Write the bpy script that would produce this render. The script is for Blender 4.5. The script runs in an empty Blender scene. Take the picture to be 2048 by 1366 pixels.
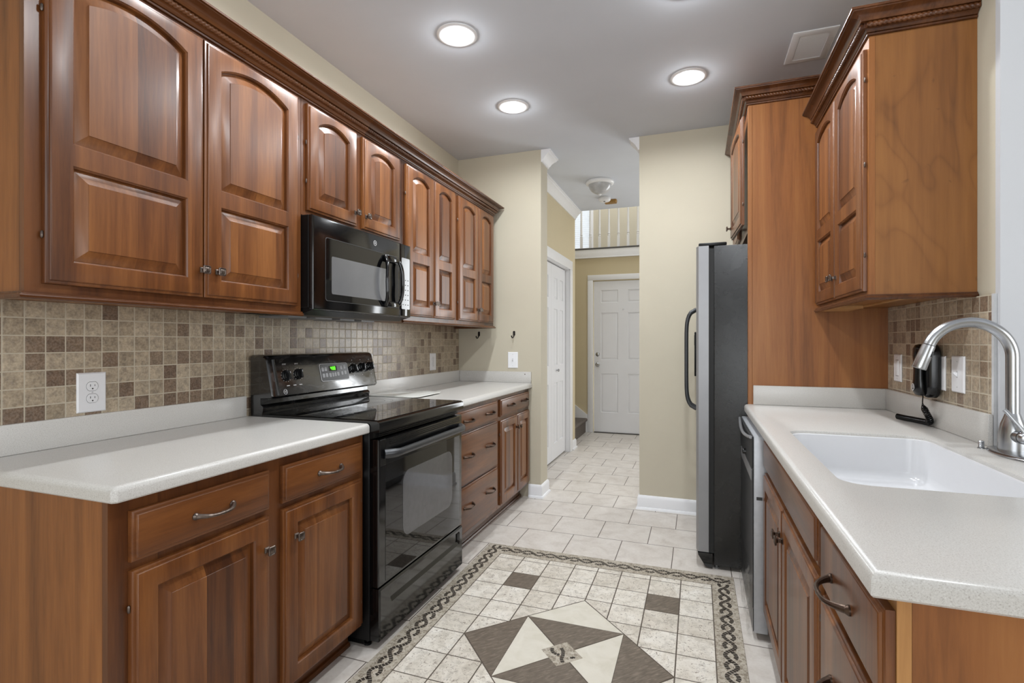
import bpy, bmesh, math, random
from mathutils import Vector
random.seed(7)
S = bpy.context.scene
COL = S.collection
PI = math.pi

# ------------------------------------------------------------------ camera
cam = bpy.data.cameras.new('camera')
cam.sensor_width = 36.0
cam.lens = 36.0 * 1030.0 / 2048.0
cam.clip_start = 0.02
camo = bpy.data.objects.new('camera', cam)
COL.objects.link(camo)
camo.location = (0, 0, 1.224)
camo.rotation_euler = (PI / 2, 0, math.atan(370.0 / 1030.0))
S.camera = camo

# ------------------------------------------------------------------ look
S.view_settings.view_transform = 'Standard'
S.view_settings.look = 'None'
S.view_settings.gamma = 1
S.view_settings.exposure = 0.58
S.view_settings.use_curve_mapping = False

# ------------------------------------------------------------------ world
W = bpy.data.worlds.new('daylight')
S.world = W
W.use_nodes = True
W.node_tree.nodes['Background'].inputs[0].default_value = (0.92, 0.96, 1.0, 1)
W.node_tree.nodes['Background'].inputs[1].default_value = 1.0

# ------------------------------------------------------------------ lights
CEIL = 2.727
def area(name, loc, rot, sx, sy, power, color=(1, 1, 1), shape='RECTANGLE', spread=PI):
    l = bpy.data.lights.new(name, 'AREA')
    l.shape = shape
    l.size = sx
    l.size_y = sy
    l.energy = power
    l.color = color
    l.spread = spread
    o = bpy.data.objects.new(name, l)
    o.location = loc
    o.rotation_euler = rot
    COL.objects.link(o)
    return o
# area lights of the adjoining rooms: window daylight and unseen fills
area('fill_behind_camera', (-0.3, -2.45, 1.45), (PI / 2, 0, 0), 2.4, 1.7, 26, (0.93, 0.97, 1.0))  # added fill light behind the camera, set at an unseen window opening
area('window_daylight_breakfast', (3.05, 0.2, 1.5), (PI / 2, 0, PI / 2), 2.4, 1.6, 22, (0.93, 0.97, 1.0))
area('window_daylight_dining', (1.5, 6.72, 1.55), (-PI / 2, 0, 0), 1.5, 1.9, 46, (0.95, 0.98, 1.0))
area('foyer_overhead_fill', (-0.6, 6.3, 4.6), (0, 0, 0), 1.6, 0.8, 20, (0.93, 0.97, 1.0))  # unseen overhead fill pointing down; the foyer has no window
area('loft_overhead_fill', (-1.0, 7.7, 4.5), (0, 0, 0), 2.0, 1.2, 26, (0.95, 0.98, 1.0))  # unseen overhead fill, brightens the loft and the room side of its blinds
LAMPS = [(-1.107, 2.285), (-1.107, 3.10), (-0.046, 3.09), (-0.046, 2.28), (-1.107, 1.45), (-0.046, 1.45)]
for (x, y) in LAMPS:
    area('recessed_lamp_light', (x, y, CEIL + 0.003), (0, 0, 0), 0.09, 0.09, 6.4, (0.92, 0.965, 1.0), 'DISK', math.radians(178))
    pl = bpy.data.lights.new('recessed_bulb_light', 'POINT')
    pl.energy = 2.6; pl.color = (0.92, 0.965, 1.0); pl.shadow_soft_size = 0.036
    po = bpy.data.objects.new('recessed_bulb_light', pl); po.location = (x, y, CEIL - 0.012); COL.objects.link(po)

# ------------------------------------------------------------------ materials
def srgb(r, g, b):
    f = lambda c: (c / 255 / 12.92) if c / 255 <= 0.04045 else ((c / 255 + 0.055) / 1.055) ** 2.4
    return (f(r), f(g), f(b), 1)

class NT:
    def __init__(s, name):
        s.m = bpy.data.materials.new(name)
        s.m.use_nodes = True
        s.t = s.m.node_tree
        s.p = s.t.nodes['Principled BSDF']
    def n(s, typ, **k):
        nd = s.t.nodes.new(typ)
        for a, b in k.items():
            if a.startswith('i_'):
                nd.inputs[a[2:].replace('_', ' ')].default_value = b
            else:
                setattr(nd, a, b)
        return nd
    def l(s, a, b):
        s.t.links.new(a, b)
    def math(s, op, a, b=None, c=None):
        nd = s.t.nodes.new('ShaderNodeMath')
        nd.operation = op
        for i, x in enumerate((a, b, c)):
            if x is None:
                continue
            if isinstance(x, (int, float)):
                nd.inputs[i].default_value = x
            else:
                s.l(x, nd.inputs[i])
        return nd.outputs[0]
    def pos(s):
        return s.n('ShaderNodeNewGeometry').outputs['Position']
    def sep(s):
        x = s.n('ShaderNodeSeparateXYZ')
        s.l(s.pos(), x.inputs[0])
        return x.outputs
    def comb(s, x, y, z=0.0):
        c = s.n('ShaderNodeCombineXYZ')
        for i, v in enumerate((x, y, z)):
            if isinstance(v, (int, float)):
                c.inputs[i].default_value = v
            else:
                s.l(v, c.inputs[i])
        return c.outputs[0]
    def noise(s, vec, scale, detail=3, rough=0.5, dist=0.0):
        nd = s.n('ShaderNodeTexNoise')
        nd.inputs['Scale'].default_value = scale
        nd.inputs['Detail'].default_value = detail
        nd.inputs['Roughness'].default_value = rough
        nd.inputs['Distortion'].default_value = dist
        s.l(vec, nd.inputs['Vector'])
        return nd.outputs[0]
    def white(s, vec):
        nd = s.n('ShaderNodeTexWhiteNoise', noise_dimensions='3D')
        s.l(vec, nd.inputs['Vector'])
        return nd.outputs['Value']
    def ramp(s, fac, stops, interp='LINEAR'):
        nd = s.n('ShaderNodeValToRGB')
        cr = nd.color_ramp
        cr.interpolation = interp
        while len(cr.elements) < len(stops):
            cr.elements.new(0.5)
        for e, (p, c) in zip(cr.elements, stops):
            e.position = p
            e.color = c
        s.l(fac, nd.inputs[0])
        return nd.outputs[0]
    def mix(s, fac, a, b, mode='MIX'):
        nd = s.n('ShaderNodeMix', data_type='RGBA', blend_type=mode)
        for i, x in ((0, fac), (6, a), (7, b)):
            if isinstance(x, (int, float)):
                nd.inputs[i].default_value = x
            elif isinstance(x, tuple):
                nd.inputs[i].default_value = x
            else:
                s.l(x, nd.inputs[i])
        return nd.outputs[2]
    def bump(s, h, strength=0.2, dist=0.002):
        b = s.n('ShaderNodeBump')
        b.inputs['Strength'].default_value = strength
        b.inputs['Distance'].default_value = dist
        s.l(h, b.inputs['Height'])
        s.l(b.outputs[0], s.p.inputs['Normal'])
    def base(s, c):
        s.l(c, s.p.inputs['Base Color'])
    def set(s, rough=0.5, metal=0.0, coat=0.0, spec=0.5, coatr=0.1):
        s.p.inputs['Roughness'].default_value = rough
        s.p.inputs['Metallic'].default_value = metal
        s.p.inputs['Coat Weight'].default_value = coat
        s.p.inputs['Coat Roughness'].default_value = coatr
        s.p.inputs['Specular IOR Level'].default_value = spec

def plain(name, col, rough=0.5, metal=0.0, coat=0.0, spec=0.5, nscale=40, namt=0.06, bump=0.0, bscale=300):
    t = NT(name)
    t.set(rough, metal, coat, spec)
    n = t.noise(t.pos(), nscale, 3)
    lo = tuple(c * (1 - namt) for c in col[:3]) + (1,)
    hi = tuple(min(1, c * (1 + namt)) for c in col[:3]) + (1,)
    t.base(t.ramp(n, [(0.3, lo), (0.7, hi)]))
    if bump:
        t.bump(t.noise(t.pos(), bscale, 2), bump, 0.001)
    return t.m

def wood(name, dark, mid, light, grain='z', rough=0.36, plank=0.085, plankaxis='y', coat=0.25):
    t = NT(name)
    t.set(rough, 0, coat, 0.36, 0.24)
    o = t.sep()
    X, Y, Z = o[0], o[1], o[2]
    k = {'z': (9, 9, 0.55), 'y': (9, 0.55, 9), 'x': (0.55, 9, 9)}[grain]
    vec = t.comb(t.math('MULTIPLY', X, k[0]), t.math('MULTIPLY', Y, k[1]), t.math('MULTIPLY', Z, k[2]))
    pa = {'y': Y, 'x': X, 'z': Z}[plankaxis]
    cell = t.math('FLOOR', t.math('DIVIDE', pa, plank))
    pr = t.white(t.comb(cell, 3.7, 1.3))
    off = t.comb(t.math('MULTIPLY', pr, 7.0), t.math('MULTIPLY', pr, 3.0), t.math('MULTIPLY', pr, 5.0))
    va = t.n('ShaderNodeVectorMath', operation='ADD')
    t.l(vec, va.inputs[0]); t.l(off, va.inputs[1])
    n1 = t.noise(va.outputs[0], 1.0, 5, 0.55, 1.2)
    n2 = t.noise(va.outputs[0], 13.0, 4, 0.65, 0.3)
    f = t.math('ADD', t.math('MULTIPLY', n1, 0.75), t.math('MULTIPLY', n2, 0.24))
    f = t.math('ADD', f, t.math('MULTIPLY', t.math('SUBTRACT', pr, 0.5), 0.22))
    t.base(t.ramp(f, [(0.31, dark), (0.50, mid), (0.69, light)]))
    return t.m

D_, M_, L_ = srgb(64, 32, 12), srgb(103, 59, 26), srgb(134, 84, 42)
WOODV = wood('cherry_wood_upright_grain', D_, M_, L_, 'z', plank=40.0)
WOODP = wood('cherry_wood_glued_boards', D_, M_, L_, 'z')
WOODH = wood('cherry_wood_lengthwise_grain', D_, srgb(103, 59, 26), srgb(130, 80, 39), 'y', plank=40.0)
WOODX = wood('cherry_wood_crosswise_grain', D_, srgb(104, 63, 31), srgb(130, 84, 45), 'x', plank=0.5, plankaxis='y')
WOODS = wood('cherry_veneer_side', srgb(98, 57, 26), srgb(136, 84, 42), srgb(154, 101, 54), 'z', 0.38, 0.62, 'x', 0.12)
WOODF = wood('cherry_face_frame', srgb(58, 29, 12), srgb(88, 49, 23), srgb(110, 66, 34), 'z', 0.3, 0.3)
WOODM = wood('cherry_moulding', srgb(54, 28, 12), srgb(82, 46, 22), srgb(106, 64, 34), 'y', 0.27, 0.7)
def plywood():
    t = NT('cherry_plywood_figure')
    t.set(0.4, 0, 0.1, 0.4, 0.25)
    o = t.sep()
    v = t.comb(t.math('MULTIPLY', o[0], 3.4), t.math('MULTIPLY', o[1], 3.4), t.math('MULTIPLY', o[2], 1.5))
    w = t.noise(v, 0.9, 2, 0.45, 0.9)
    rings = t.math('FRACT', t.math('MULTIPLY', w, 9.0))
    rings = t.math('MULTIPLY', t.math('ABSOLUTE', t.math('SUBTRACT', rings, 0.5)), 2.0)
    f = t.noise(t.comb(t.math('MULTIPLY', o[0], 60), t.math('MULTIPLY', o[1], 60), t.math('MULTIPLY', o[2], 3)), 1.0, 3, 0.6)
    k = t.noise(t.pos(), 26, 3, 0.55, 0.5)
    a = t.math('ADD', t.math('MULTIPLY', t.math('POWER', rings, 4.0), -0.10), t.math('ADD', t.math('MULTIPLY', f, 0.34), t.math('MULTIPLY', w, 0.62)))
    col = t.ramp(a, [(0.18, srgb(94, 57, 26)), (0.40, srgb(126, 80, 38)), (0.62, srgb(146, 97, 49))])
    t.base(t.mix(t.ramp(k, [(0.70, (0, 0, 0, 1)), (0.78, (0.5, 0.5, 0.5, 1))]), col, srgb(84, 52, 28)))
    return t.m
PLY = plywood()
MAPLE = wood('pale_maple_edge', srgb(150, 104, 58), srgb(176, 128, 76), srgb(190, 144, 92), 'z', 0.4, 0.3, 'x', 0.1)

WALL = plain('cream_wall_paint', srgb(192, 184, 165), 0.75, nscale=3, namt=0.02, bump=0.05, bscale=250)
WALLH = plain('tan_hall_paint', srgb(202, 188, 156), 0.75, nscale=3, namt=0.02, bump=0.05, bscale=250)
CEILM = plain('ceiling_paint', srgb(207, 211, 219), 0.9, nscale=4, namt=0.015, bump=0.04, bscale=200)
WHITE = plain('white_trim_paint', srgb(232, 232, 234), 0.35, nscale=5, namt=0.01)
DOORW = plain('white_door_paint', srgb(226, 226, 229), 0.4, nscale=5, namt=0.01)
PLASTIC = plain('white_plastic', srgb(238, 238, 240), 0.3, namt=0.01)
SLOT = plain('dark_slot', srgb(22, 22, 22), 0.6)
BLACK = plain('black_enamel', srgb(9, 9, 10), 0.11, coat=0.15, spec=0.6, namt=0.1)
BLACKS = plain('black_satin_metal', srgb(12, 12, 13), 0.35, spec=0.3, namt=0.1)
BGLASS = plain('black_glass', srgb(7, 7, 8), 0.03, coat=0.15, namt=0.05)
OVENWIN = plain('oven_window_glass', srgb(84, 84, 86), 0.06, coat=0.3, namt=0.05)
MICROWIN = plain('microwave_mesh_window', srgb(98, 98, 100), 0.22, coat=0.3, namt=0.05, nscale=9)
GRAYMET = plain('grey_handle', srgb(70, 71, 73), 0.32, 0.5)
STEEL = plain('brushed_steel', srgb(150, 150, 152), 0.42, 0.6, nscale=6, namt=0.05)
NICKEL = plain('brushed_nickel', srgb(176, 177, 179), 0.27, 1.0, namt=0.04)
PEWTER = plain('antique_pewter', srgb(104, 93, 86), 0.34, 0.9, nscale=90, namt=0.35)
BRONZE = plain('oil_rubbed_bronze', srgb(82, 66, 56), 0.33, 0.85, nscale=70, namt=0.3)
DKBRONZE = plain('dark_hook_bronze', srgb(34, 29, 26), 0.4, 0.6)
BRASSY = plain('brassy_plate', srgb(150, 112, 50), 0.5, 0.2, nscale=60, namt=0.2)
RUBBER = plain('black_phone_plastic', srgb(15, 15, 16), 0.22, namt=0.1)
SINKW = plain('white_sink', srgb(212, 212, 214), 0.18, coat=0.3, namt=0.005)
CARPET = plain('grey_brown_carpet', srgb(104, 96, 90), 0.95, nscale=180, namt=0.3, bump=0.6, bscale=500)
BOARDM = plain('white_glass_board', srgb(222, 222, 216), 0.12, coat=0.5, namt=0.01)
LABELW = plain('pale_grey_print', srgb(196, 196, 196), 0.5, namt=0.02)
BUTTON = plain('grey_button', srgb(150, 150, 152), 0.4, namt=0.05)
INK = plain('dark_grey_print', srgb(60, 60, 60), 0.5, namt=0.02)
FRIDGES = plain('black_textured_steel', srgb(30, 30, 30), 0.27, nscale=14, namt=0.3, bump=0.6, bscale=330)
DWFRONT = plain('black_stainless', srgb(50, 51, 53), 0.3, 0.3)
ALAB = plain('alabaster_glass', srgb(176, 176, 178), 0.3, nscale=14, namt=0.18, coat=0.2)
FILM = None

def smudged():
    t = NT('smudged_black_enamel')
    t.set(0.15, 0, 0.7, 1.0, 0.08)
    n = t.noise(t.comb(*[t.math('MULTIPLY', t.sep()[i], (6, 9, 22)[i]) for i in range(3)]), 1.0, 5, 0.65, 0.8)
    t.base(t.ramp(n, [(0.45, srgb(11, 11, 12)), (0.75, srgb(34, 34, 34))]))
    t.l(t.ramp(n, [(0.35, (0.10, 0.10, 0.10, 1)), (0.7, (0.34, 0.34, 0.34, 1))]), t.p.inputs['Roughness'])
    return t.m
SMUDGE = smudged()
def emit(name, col, strength):
    t = NT(name)
    t.p.inputs['Base Color'].default_value = col
    t.p.inputs['Emission Color'].default_value = col
    t.p.inputs['Emission Strength'].default_value = strength
    return t.m
BULB = emit('lit_lamp_diffuser', (1, 0.98, 0.95, 1), 6.0)
GREEN = emit('green_display_digits', (0.12, 0.9, 0.02, 1), 1.6)
SKYGLOW = emit('bright_daylight_pane', (0.80, 0.86, 0.92, 1), 0.42)

def counter_mat():
    t = NT('speckled_solid_surface')
    t.set(0.28, 0, 0.05, 0.45, 0.15)
    p = t.pos()
    a = t.noise(p, 420, 2, 0.7)
    b = t.noise(p, 700, 1, 0.5)
    c1 = t.ramp(a, [(0.28, srgb(160, 153, 147)), (0.42, srgb(192, 189, 184)), (0.62, srgb(199, 196, 191)), (0.75, srgb(212, 210, 206))])
    t.base(t.mix(t.ramp(b, [(0.66, (0, 0, 0, 1)), (0.72, (0.5, 0.5, 0.5, 1))]), c1, srgb(140, 132, 126)))
    return t.m
COUNTER = counter_mat()

def mosaic_tile(name, y0, z0, pitch=0.0523, grout=0.0034):
    t = NT(name)
    o = t.sep()
    gy = t.math('DIVIDE', t.math('SUBTRACT', o[1], y0), pitch)
    gz = t.math('DIVIDE', t.math('SUBTRACT', o[2], z0), pitch)
    cell = t.comb(t.math('FLOOR', gy), t.math('FLOOR', gz), 2.0)
    r = t.white(cell)
    r2 = t.white(t.comb(t.math('FLOOR', gz), t.math('FLOOR', gy), 9.0))
    col = t.ramp(r, [(0.0, srgb(112, 90, 74)), (0.14, srgb(134, 114, 96)), (0.3, srgb(160, 146, 126)), (0.72, srgb(178, 164, 144)), (1.0, srgb(190, 177, 157))])
    n = t.noise(t.pos(), 60, 4, 0.65)
    n3 = t.noise(t.pos(), 160, 3, 0.6)
    col = t.mix(0.5, col, t.ramp(n, [(0.30, srgb(92, 84, 76)), (0.5, srgb(176, 168, 156)), (0.72, srgb(226, 220, 208))]), 'OVERLAY')
    col = t.mix(0.12, col, t.ramp(n3, [(0.4, srgb(60, 50, 42)), (0.6, srgb(225, 215, 200))]), 'MIX')
    fy = t.math('FRACT', gy); fz = t.math('FRACT', gz)
    d = t.math('MINIMUM', t.math('MINIMUM', fy, t.math('SUBTRACT', 1.0, fy)), t.math('MINIMUM', fz, t.math('SUBTRACT', 1.0, fz)))
    m = t.math('GREATER_THAN', d, grout / 2 / pitch)
    t.base(t.mix(m, srgb(196, 186, 166), col))
    rg = t.math('ADD', t.math('MULTIPLY', m, -0.5), 0.8)
    t.l(rg, t.p.inputs['Roughness'])
    h = t.math('MINIMUM', d, 0.09)
    h2 = t.math('ADD', t.math('MULTIPLY', h, 6.0), t.math('MULTIPLY', n, 0.18))
    t.bump(h2, 0.5, 0.002)
    return t.m
TILEL = mosaic_tile('slate_mosaic_left', 0.938, 1.294)
TILER = mosaic_tile('slate_mosaic_right', 2.925, 1.004)

def floor_mat():
    t = NT('cream_floor_tile')
    o = t.sep()
    row = t.math('FLOOR', t.math('DIVIDE', t.math('SUBTRACT', o[1], 3.207), 0.309))
    fy = t.math('FRACT', t.math('DIVIDE', t.math('SUBTRACT', o[1], 3.207), 0.309))
    par = t.math('MODULO', t.math('ADD', row, 100.0), 2.0)
    sh = t.math('MULTIPLY', t.math('SUBTRACT', 1.0, par), 0.151)
    gx = t.math('DIVIDE', t.math('SUBTRACT', t.math('ADD', o[0], 0.735), t.math('SUBTRACT', 0.151, sh)), 0.302)
    gx = t.math('ADD', gx, 0.5)
    fx = t.math('FRACT', gx)
    r = t.white(t.comb(t.math('FLOOR', gx), row, 4.0))
    n = t.noise(t.pos(), 9, 5, 0.6, 0.6)
    n2 = t.noise(t.pos(), 70, 3, 0.6)
    col = t.ramp(n, [(0.3, srgb(196, 187, 178)), (0.5, srgb(210, 203, 195)), (0.7, srgb(220, 214, 207))])
    col = t.mix(0.10, col, t.ramp(n2, [(0.35, srgb(160, 150, 140)), (0.65, srgb(235, 230, 224))]))
    col = t.mix(t.math('MULTIPLY', r, 0.10), col, srgb(180, 170, 158))
    d = t.math('MINIMUM', t.math('MULTIPLY', t.math('MINIMUM', fx, t.math('SUBTRACT', 1.0, fx)), 0.302),
               t.math('MULTIPLY', t.math('MINIMUM', fy, t.math('SUBTRACT', 1.0, fy)), 0.309))
    m = t.math('GREATER_THAN', d, 0.0022)
    t.base(t.mix(m, srgb(94, 84, 75), col))
    t.l(t.math('ADD', t.math('MULTIPLY', m, -0.42), 0.8), t.p.inputs['Roughness'])
    t.bump(t.math('MINIMUM', t.math('MULTIPLY', d, 200.0), 1.0), 0.3, 0.0015)
    return t.m
FLOORM = floor_mat()

def travertine(name, a, b, c, speck, rough=0.4, sc=30):
    t = NT(name)
    t.set(rough)
    n = t.noise(t.pos(), sc * 0.4, 5, 0.65, 0.8)
    col = t.ramp(n, [(0.3, a), (0.5, b), (0.72, c)])
    if speck:
        n2 = t.noise(t.pos(), 60, 4, 0.7, 1.8)
        n3 = t.noise(t.pos(), 22, 4, 0.6, 1.0)
        col = t.mix(t.ramp(n3, [(0.50, (0, 0, 0, 1)), (0.72, (0.55, 0.55, 0.55, 1))]), col, tuple(c * 0.62 for c in a[:3]) + (1,))
        col = t.mix(t.ramp(n2, [(0.57, (0, 0, 0, 1)), (0.64, (0.9, 0.9, 0.9, 1))]), col, speck)
    t.base(col)
    return t.m
TRAV = travertine('travertine_field', srgb(200, 191, 177), srgb(222, 215, 203), srgb(234, 229, 220), srgb(118, 103, 88))
TRAVD = travertine('travertine_field_deeper', srgb(192, 183, 169), srgb(212, 204, 191), srgb(224, 217, 206), srgb(112, 98, 84))
CREAMT = travertine('cream_stone', srgb(206, 200, 184), srgb(214, 208, 194), srgb(220, 215, 202), None)
def brownslate():
    t = NT('brown_slate')
    t.set(0.42)
    o = t.sep()
    v = t.comb(t.math('ADD', t.math('MULTIPLY', o[0], 30), t.math('MULTIPLY', o[1], 20)), t.math('MULTIPLY', t.math('SUBTRACT', o[1], o[0]), 120))
    n = t.noise(v, 0.7, 5, 0.65, 0.5)
    t.base(t.ramp(n, [(0.3, srgb(86, 76, 66)), (0.52, srgb(108, 97, 85)), (0.74, srgb(140, 128, 114))]))
    return t.m
SLATE = brownslate()
GROUT = plain('brown_grout', srgb(88, 78, 67), 0.85)
def tessera():
    t = NT('small_stone_tesserae')
    t.set(0.55)
    v = t.n('ShaderNodeTexVoronoi', feature='DISTANCE_TO_EDGE'); v.inputs['Scale'].default_value = 85
    c = t.n('ShaderNodeTexVoronoi', feature='F1'); c.inputs['Scale'].default_value = 85
    p = t.pos(); t.l(p, v.inputs['Vector']); t.l(p, c.inputs['Vector'])
    w = t.n('ShaderNodeSeparateXYZ'); t.l(c.outputs['Color'], w.inputs[0])
    col = t.ramp(w.outputs[0], [(0, srgb(132, 121, 105)), (0.5, srgb(158, 148, 131)), (1, srgb(184, 175, 160))])
    t.base(t.mix(t.math('GREATER_THAN', v.outputs['Distance'], 0.045), srgb(186, 178, 164), col))
    return t.m
TESS = tessera()
DARKT = plain('dark_stone_tessera', srgb(52, 45, 38), 0.45, nscale=120, namt=0.25)

# ------------------------------------------------------------------ geometry builder
class Fr:
    """local frame: u to the right, v up, w out of the face"""
    def __init__(s, o=(0, 0, 0), u=(1, 0, 0), v=(0, 0, 1), w=None):
        s.o = Vector(o); s.u = Vector(u).normalized(); s.v = Vector(v).normalized()
        s.w = Vector(w).normalized() if w else s.u.cross(s.v)
    def __call__(s, u, v, w):
        return s.o + s.u * u + s.v * v + s.w * w
ID = Fr((0, 0, 0), (1, 0, 0), (0, 1, 0))
def FL(x):   # face looking +X on the left run: u = Y, v = Z
    return Fr((x, 0, 0), (0, 1, 0), (0, 0, 1))
def FRR(x):  # face looking -X on the right run: u = -Y
    return Fr((x, 0, 0), (0, -1, 0), (0, 0, 1))
def FN(y):   # face looking at the camera (-Y)
    return Fr((0, y, 0), (1, 0, 0), (0, 0, 1))

class G:
    def __init__(s, fr=ID):
        s.bm = bmesh.new(); s.fr = fr; s.mi = 0
    def V(s, p):
        return s.bm.verts.new(s.fr(*p))
    def face(s, vs):
        try:
            f = s.bm.faces.new(vs); f.material_index = s.mi
            return f
        except ValueError:
            return None
    def box(s, u0, u1, v0, v1, w0, w1, bev=0.0, seg=2):
        u0, u1 = min(u0, u1), max(u0, u1); v0, v1 = min(v0, v1), max(v0, v1); w0, w1 = min(w0, w1), max(w0, w1)
        vs = [s.V((u, v, w)) for w in (w0, w1) for v in (v0, v1) for u in (u0, u1)]
        idx = [(0, 2, 3, 1), (4, 5, 7, 6), (0, 1, 5, 4), (2, 6, 7, 3), (0, 4, 6, 2), (1, 3, 7, 5)]
        fs = [s.face([vs[i] for i in q]) for q in idx]
        if bev > 0:
            es = list({e for f in fs for e in f.edges})
            bmesh.ops.bevel(s.bm, geom=es, offset=bev, segments=seg, profile=0.5, affect='EDGES', clamp_overlap=True)
        return s
    def loops(s, ls, cap0=True, cap1=True, closed=True):
        rows = [[s.V(p) for p in l] for l in ls]
        n = len(rows[0])
        for a, b in zip(rows, rows[1:]):
            for i in range(n if closed else n - 1):
                j = (i + 1) % n
                s.face([a[i], a[j], b[j], b[i]])
        if cap0: s.face(list(reversed(rows[0])))
        if cap1: s.face(rows[-1])
        return rows
    def fill(s, loops):
        """flat face with holes, from already made vertex loops"""
        es = []
        for l in loops:
            for i in range(len(l)):
                a, b = l[i], l[(i + 1) % len(l)]
                e = s.bm.edges.get((a, b)) or s.bm.edges.new((a, b))
                es.append(e)
        r = bmesh.ops.triangle_fill(s.bm, use_beauty=True, use_dissolve=False, edges=es)
        for g in r['geom']:
            if isinstance(g, bmesh.types.BMFace):
                g.material_index = s.mi
    def tube(s, pts, r, n=10, cap=True, flat=1.0):
        P = [Vector(p) for p in pts]
        rr = r if isinstance(r, (list, tuple)) else [r] * len(P)
        rows = []
        prev = None
        for i, p in enumerate(P):
            d = (P[min(i + 1, len(P) - 1)] - P[max(i - 1, 0)]).normalized()
            if prev is None:
                a = Vector((0, 0, 1)) if abs(d.z) < 0.9 else Vector((1, 0, 0))
                x = d.cross(a).normalized()
            else:
                x = (prev - d * prev.dot(d)).normalized()
            prev = x
            y = d.cross(x)
            rows.append([tuple(p + x * math.cos(2 * PI * k / n) * rr[i] + y * math.sin(2 * PI * k / n) * rr[i] * flat) for k in range(n)])
        s.loops(rows, cap, cap)
        return s
    def lathe(s, c, prof, axis='w', n=24, cap0=True, cap1=True, a0=0.0, sq=None):
        rows = []
        for (r, h) in prof:
            row = []
            for k in range(n):
                a = a0 + 2 * PI * k / n
                x, y = r * math.cos(a), r * math.sin(a)
                if axis == 'w': q = (c[0] + x, c[1] + y, c[2] + h)
                elif axis == 'v': q = (c[0] + y, c[1] + h, c[2] + x)
                else: q = (c[0] + h, c[1] + x, c[2] + y)
                row.append(q)
            rows.append(row)
        s.loops(rows, cap0, cap1)
        return s
    def sweep(s, prof, path, side=1, closed_prof=True, cap=True):
        """prof: (out, up); path: (x, y, z) level points; mitred"""
        P = [Vector(p) for p in path]
        rows = []
        for i, p in enumerate(P):
            dn = [(P[j + 1] - P[j]).normalized() for j in (i - 1, i) if 0 <= j < len(P) - 1]
            ns = [Vector((d.y, -d.x, 0)) * side for d in dn]
            if len(ns) == 2:
                m = (ns[0] + ns[1]).normalized(); m = m / max(0.2, m.dot(ns[0]))
            else:
                m = ns[0]
            rows.append([tuple(p + m * o + Vector((0, 0, h))) for o, h in prof])
        s.loops(rows, cap, cap, closed_prof)
        return s
    def build(s, name, mat, parent=None, smooth=30, recalc=True, loc=None):
        bm = s.bm
        bmesh.ops.remove_doubles(bm, verts=bm.verts, dist=1e-6)
        if recalc:
            bmesh.ops.recalc_face_normals(bm, faces=bm.faces)
        org = Vector((0, 0, 0))
        root = parent
        while root is not None and root.parent is not None:
            root = root.parent
        if root is not None:
            org = root.location
        elif loc is not None:
            org = Vector(loc)
        for v in bm.verts:
            v.co -= org
        me = bpy.data.meshes.new(name)
        bm.to_mesh(me); bm.free()
        for m in (mat if isinstance(mat, (list, tuple)) else [mat]):
            me.materials.append(m)
        if smooth:
            me.shade_smooth()
            me.set_sharp_from_angle(angle=math.radians(smooth))
        o = bpy.data.objects.new(name, me)
        COL.objects.link(o)
        if parent is not None:
            o.parent = parent
        elif loc is not None:
            o.location = org
        return o

def thing(name, loc, label, cat, group=None):
    o = bpy.data.objects.new(name, None)
    o.location = loc
    o.empty_display_size = 0.1
    COL.objects.link(o)
    tag(o, label, cat, group)
    return o
def tag(o, label, cat, group=None):
    o['label'] = label; o['category'] = cat
    if group: o['group'] = group
    return o
def struct(o, label=None):
    o['kind'] = 'structure'
    if label: o['label'] = label
    return o

def text_geo(g, s, size, u, v, w, center=True, mono=None):
    """letters as real thin geometry, laid on the frame of g"""
    cu = bpy.data.curves.new('t', 'FONT')
    cu.body = s; cu.size = size; cu.extrude = 0.0002
    cu.resolution_u = 3
    if center: cu.align_x = 'CENTER'; cu.align_y = 'CENTER'
    o = bpy.data.objects.new('t', cu); COL.objects.link(o)
    dg = bpy.context.evaluated_depsgraph_get()
    me = bpy.data.meshes.new_from_object(o.evaluated_get(dg))
    vs = [g.V((u + q.co.x, v + q.co.y, w + q.co.z)) for q in me.vertices]
    for p in me.polygons:
        g.face([vs[i] for i in p.vertices])
    bpy.data.objects.remove(o); bpy.data.curves.remove(cu); bpy.data.meshes.remove(me)

# ------------------------------------------------------------------ room dimensions
XL, XR, YF = -1.865, 0.872, 3.87         # left wall, right wall, far wall of the kitchen
XO0, XO1 = -1.150, -0.398                # cased opening to the hall
XH = -1.33                               # hall left wall
YH, YD = 5.86, 6.90                      # end of hall ceiling, front wall

# floor and ceiling
def rect_(u0, u1, v0, v1, w):
    return [(u0, v0, w), (u1, v0, w), (u1, v1, w), (u0, v1, w)]
g = G(); g.box(-4.2, 3.4, -2.7, 9.0, -0.12, 0.0); struct(g.build('floor', FLOORM, smooth=0), 'cream square floor tiles laid in a running bond')
g = G(Fr((0, 0, CEIL), (1, 0, 0), (0, -1, 0)))     # underside with openings for the recessed lights
ro = g.loops([rect_(-4.2, 3.4, -YH, 2.7, -0.18), rect_(-4.2, 3.4, -YH, 2.7, 0.0)], True, False)
hs_ = []
for (x, y) in LAMPS:
    circ = [(x + 0.0745 * math.cos(2 * PI * k / 40), -y + 0.0745 * math.sin(2 * PI * k / 40)) for k in range(40)]
    hr = g.loops([[(a, b, 0.0) for a, b in circ], [(a, b, -0.10) for a, b in circ]], False, True)
    hs_.append(hr[0])
g.fill([ro[-1]] + hs_)
struct(g.build('ceiling', CEILM, smooth=0), 'flat grey white ceiling')
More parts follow.
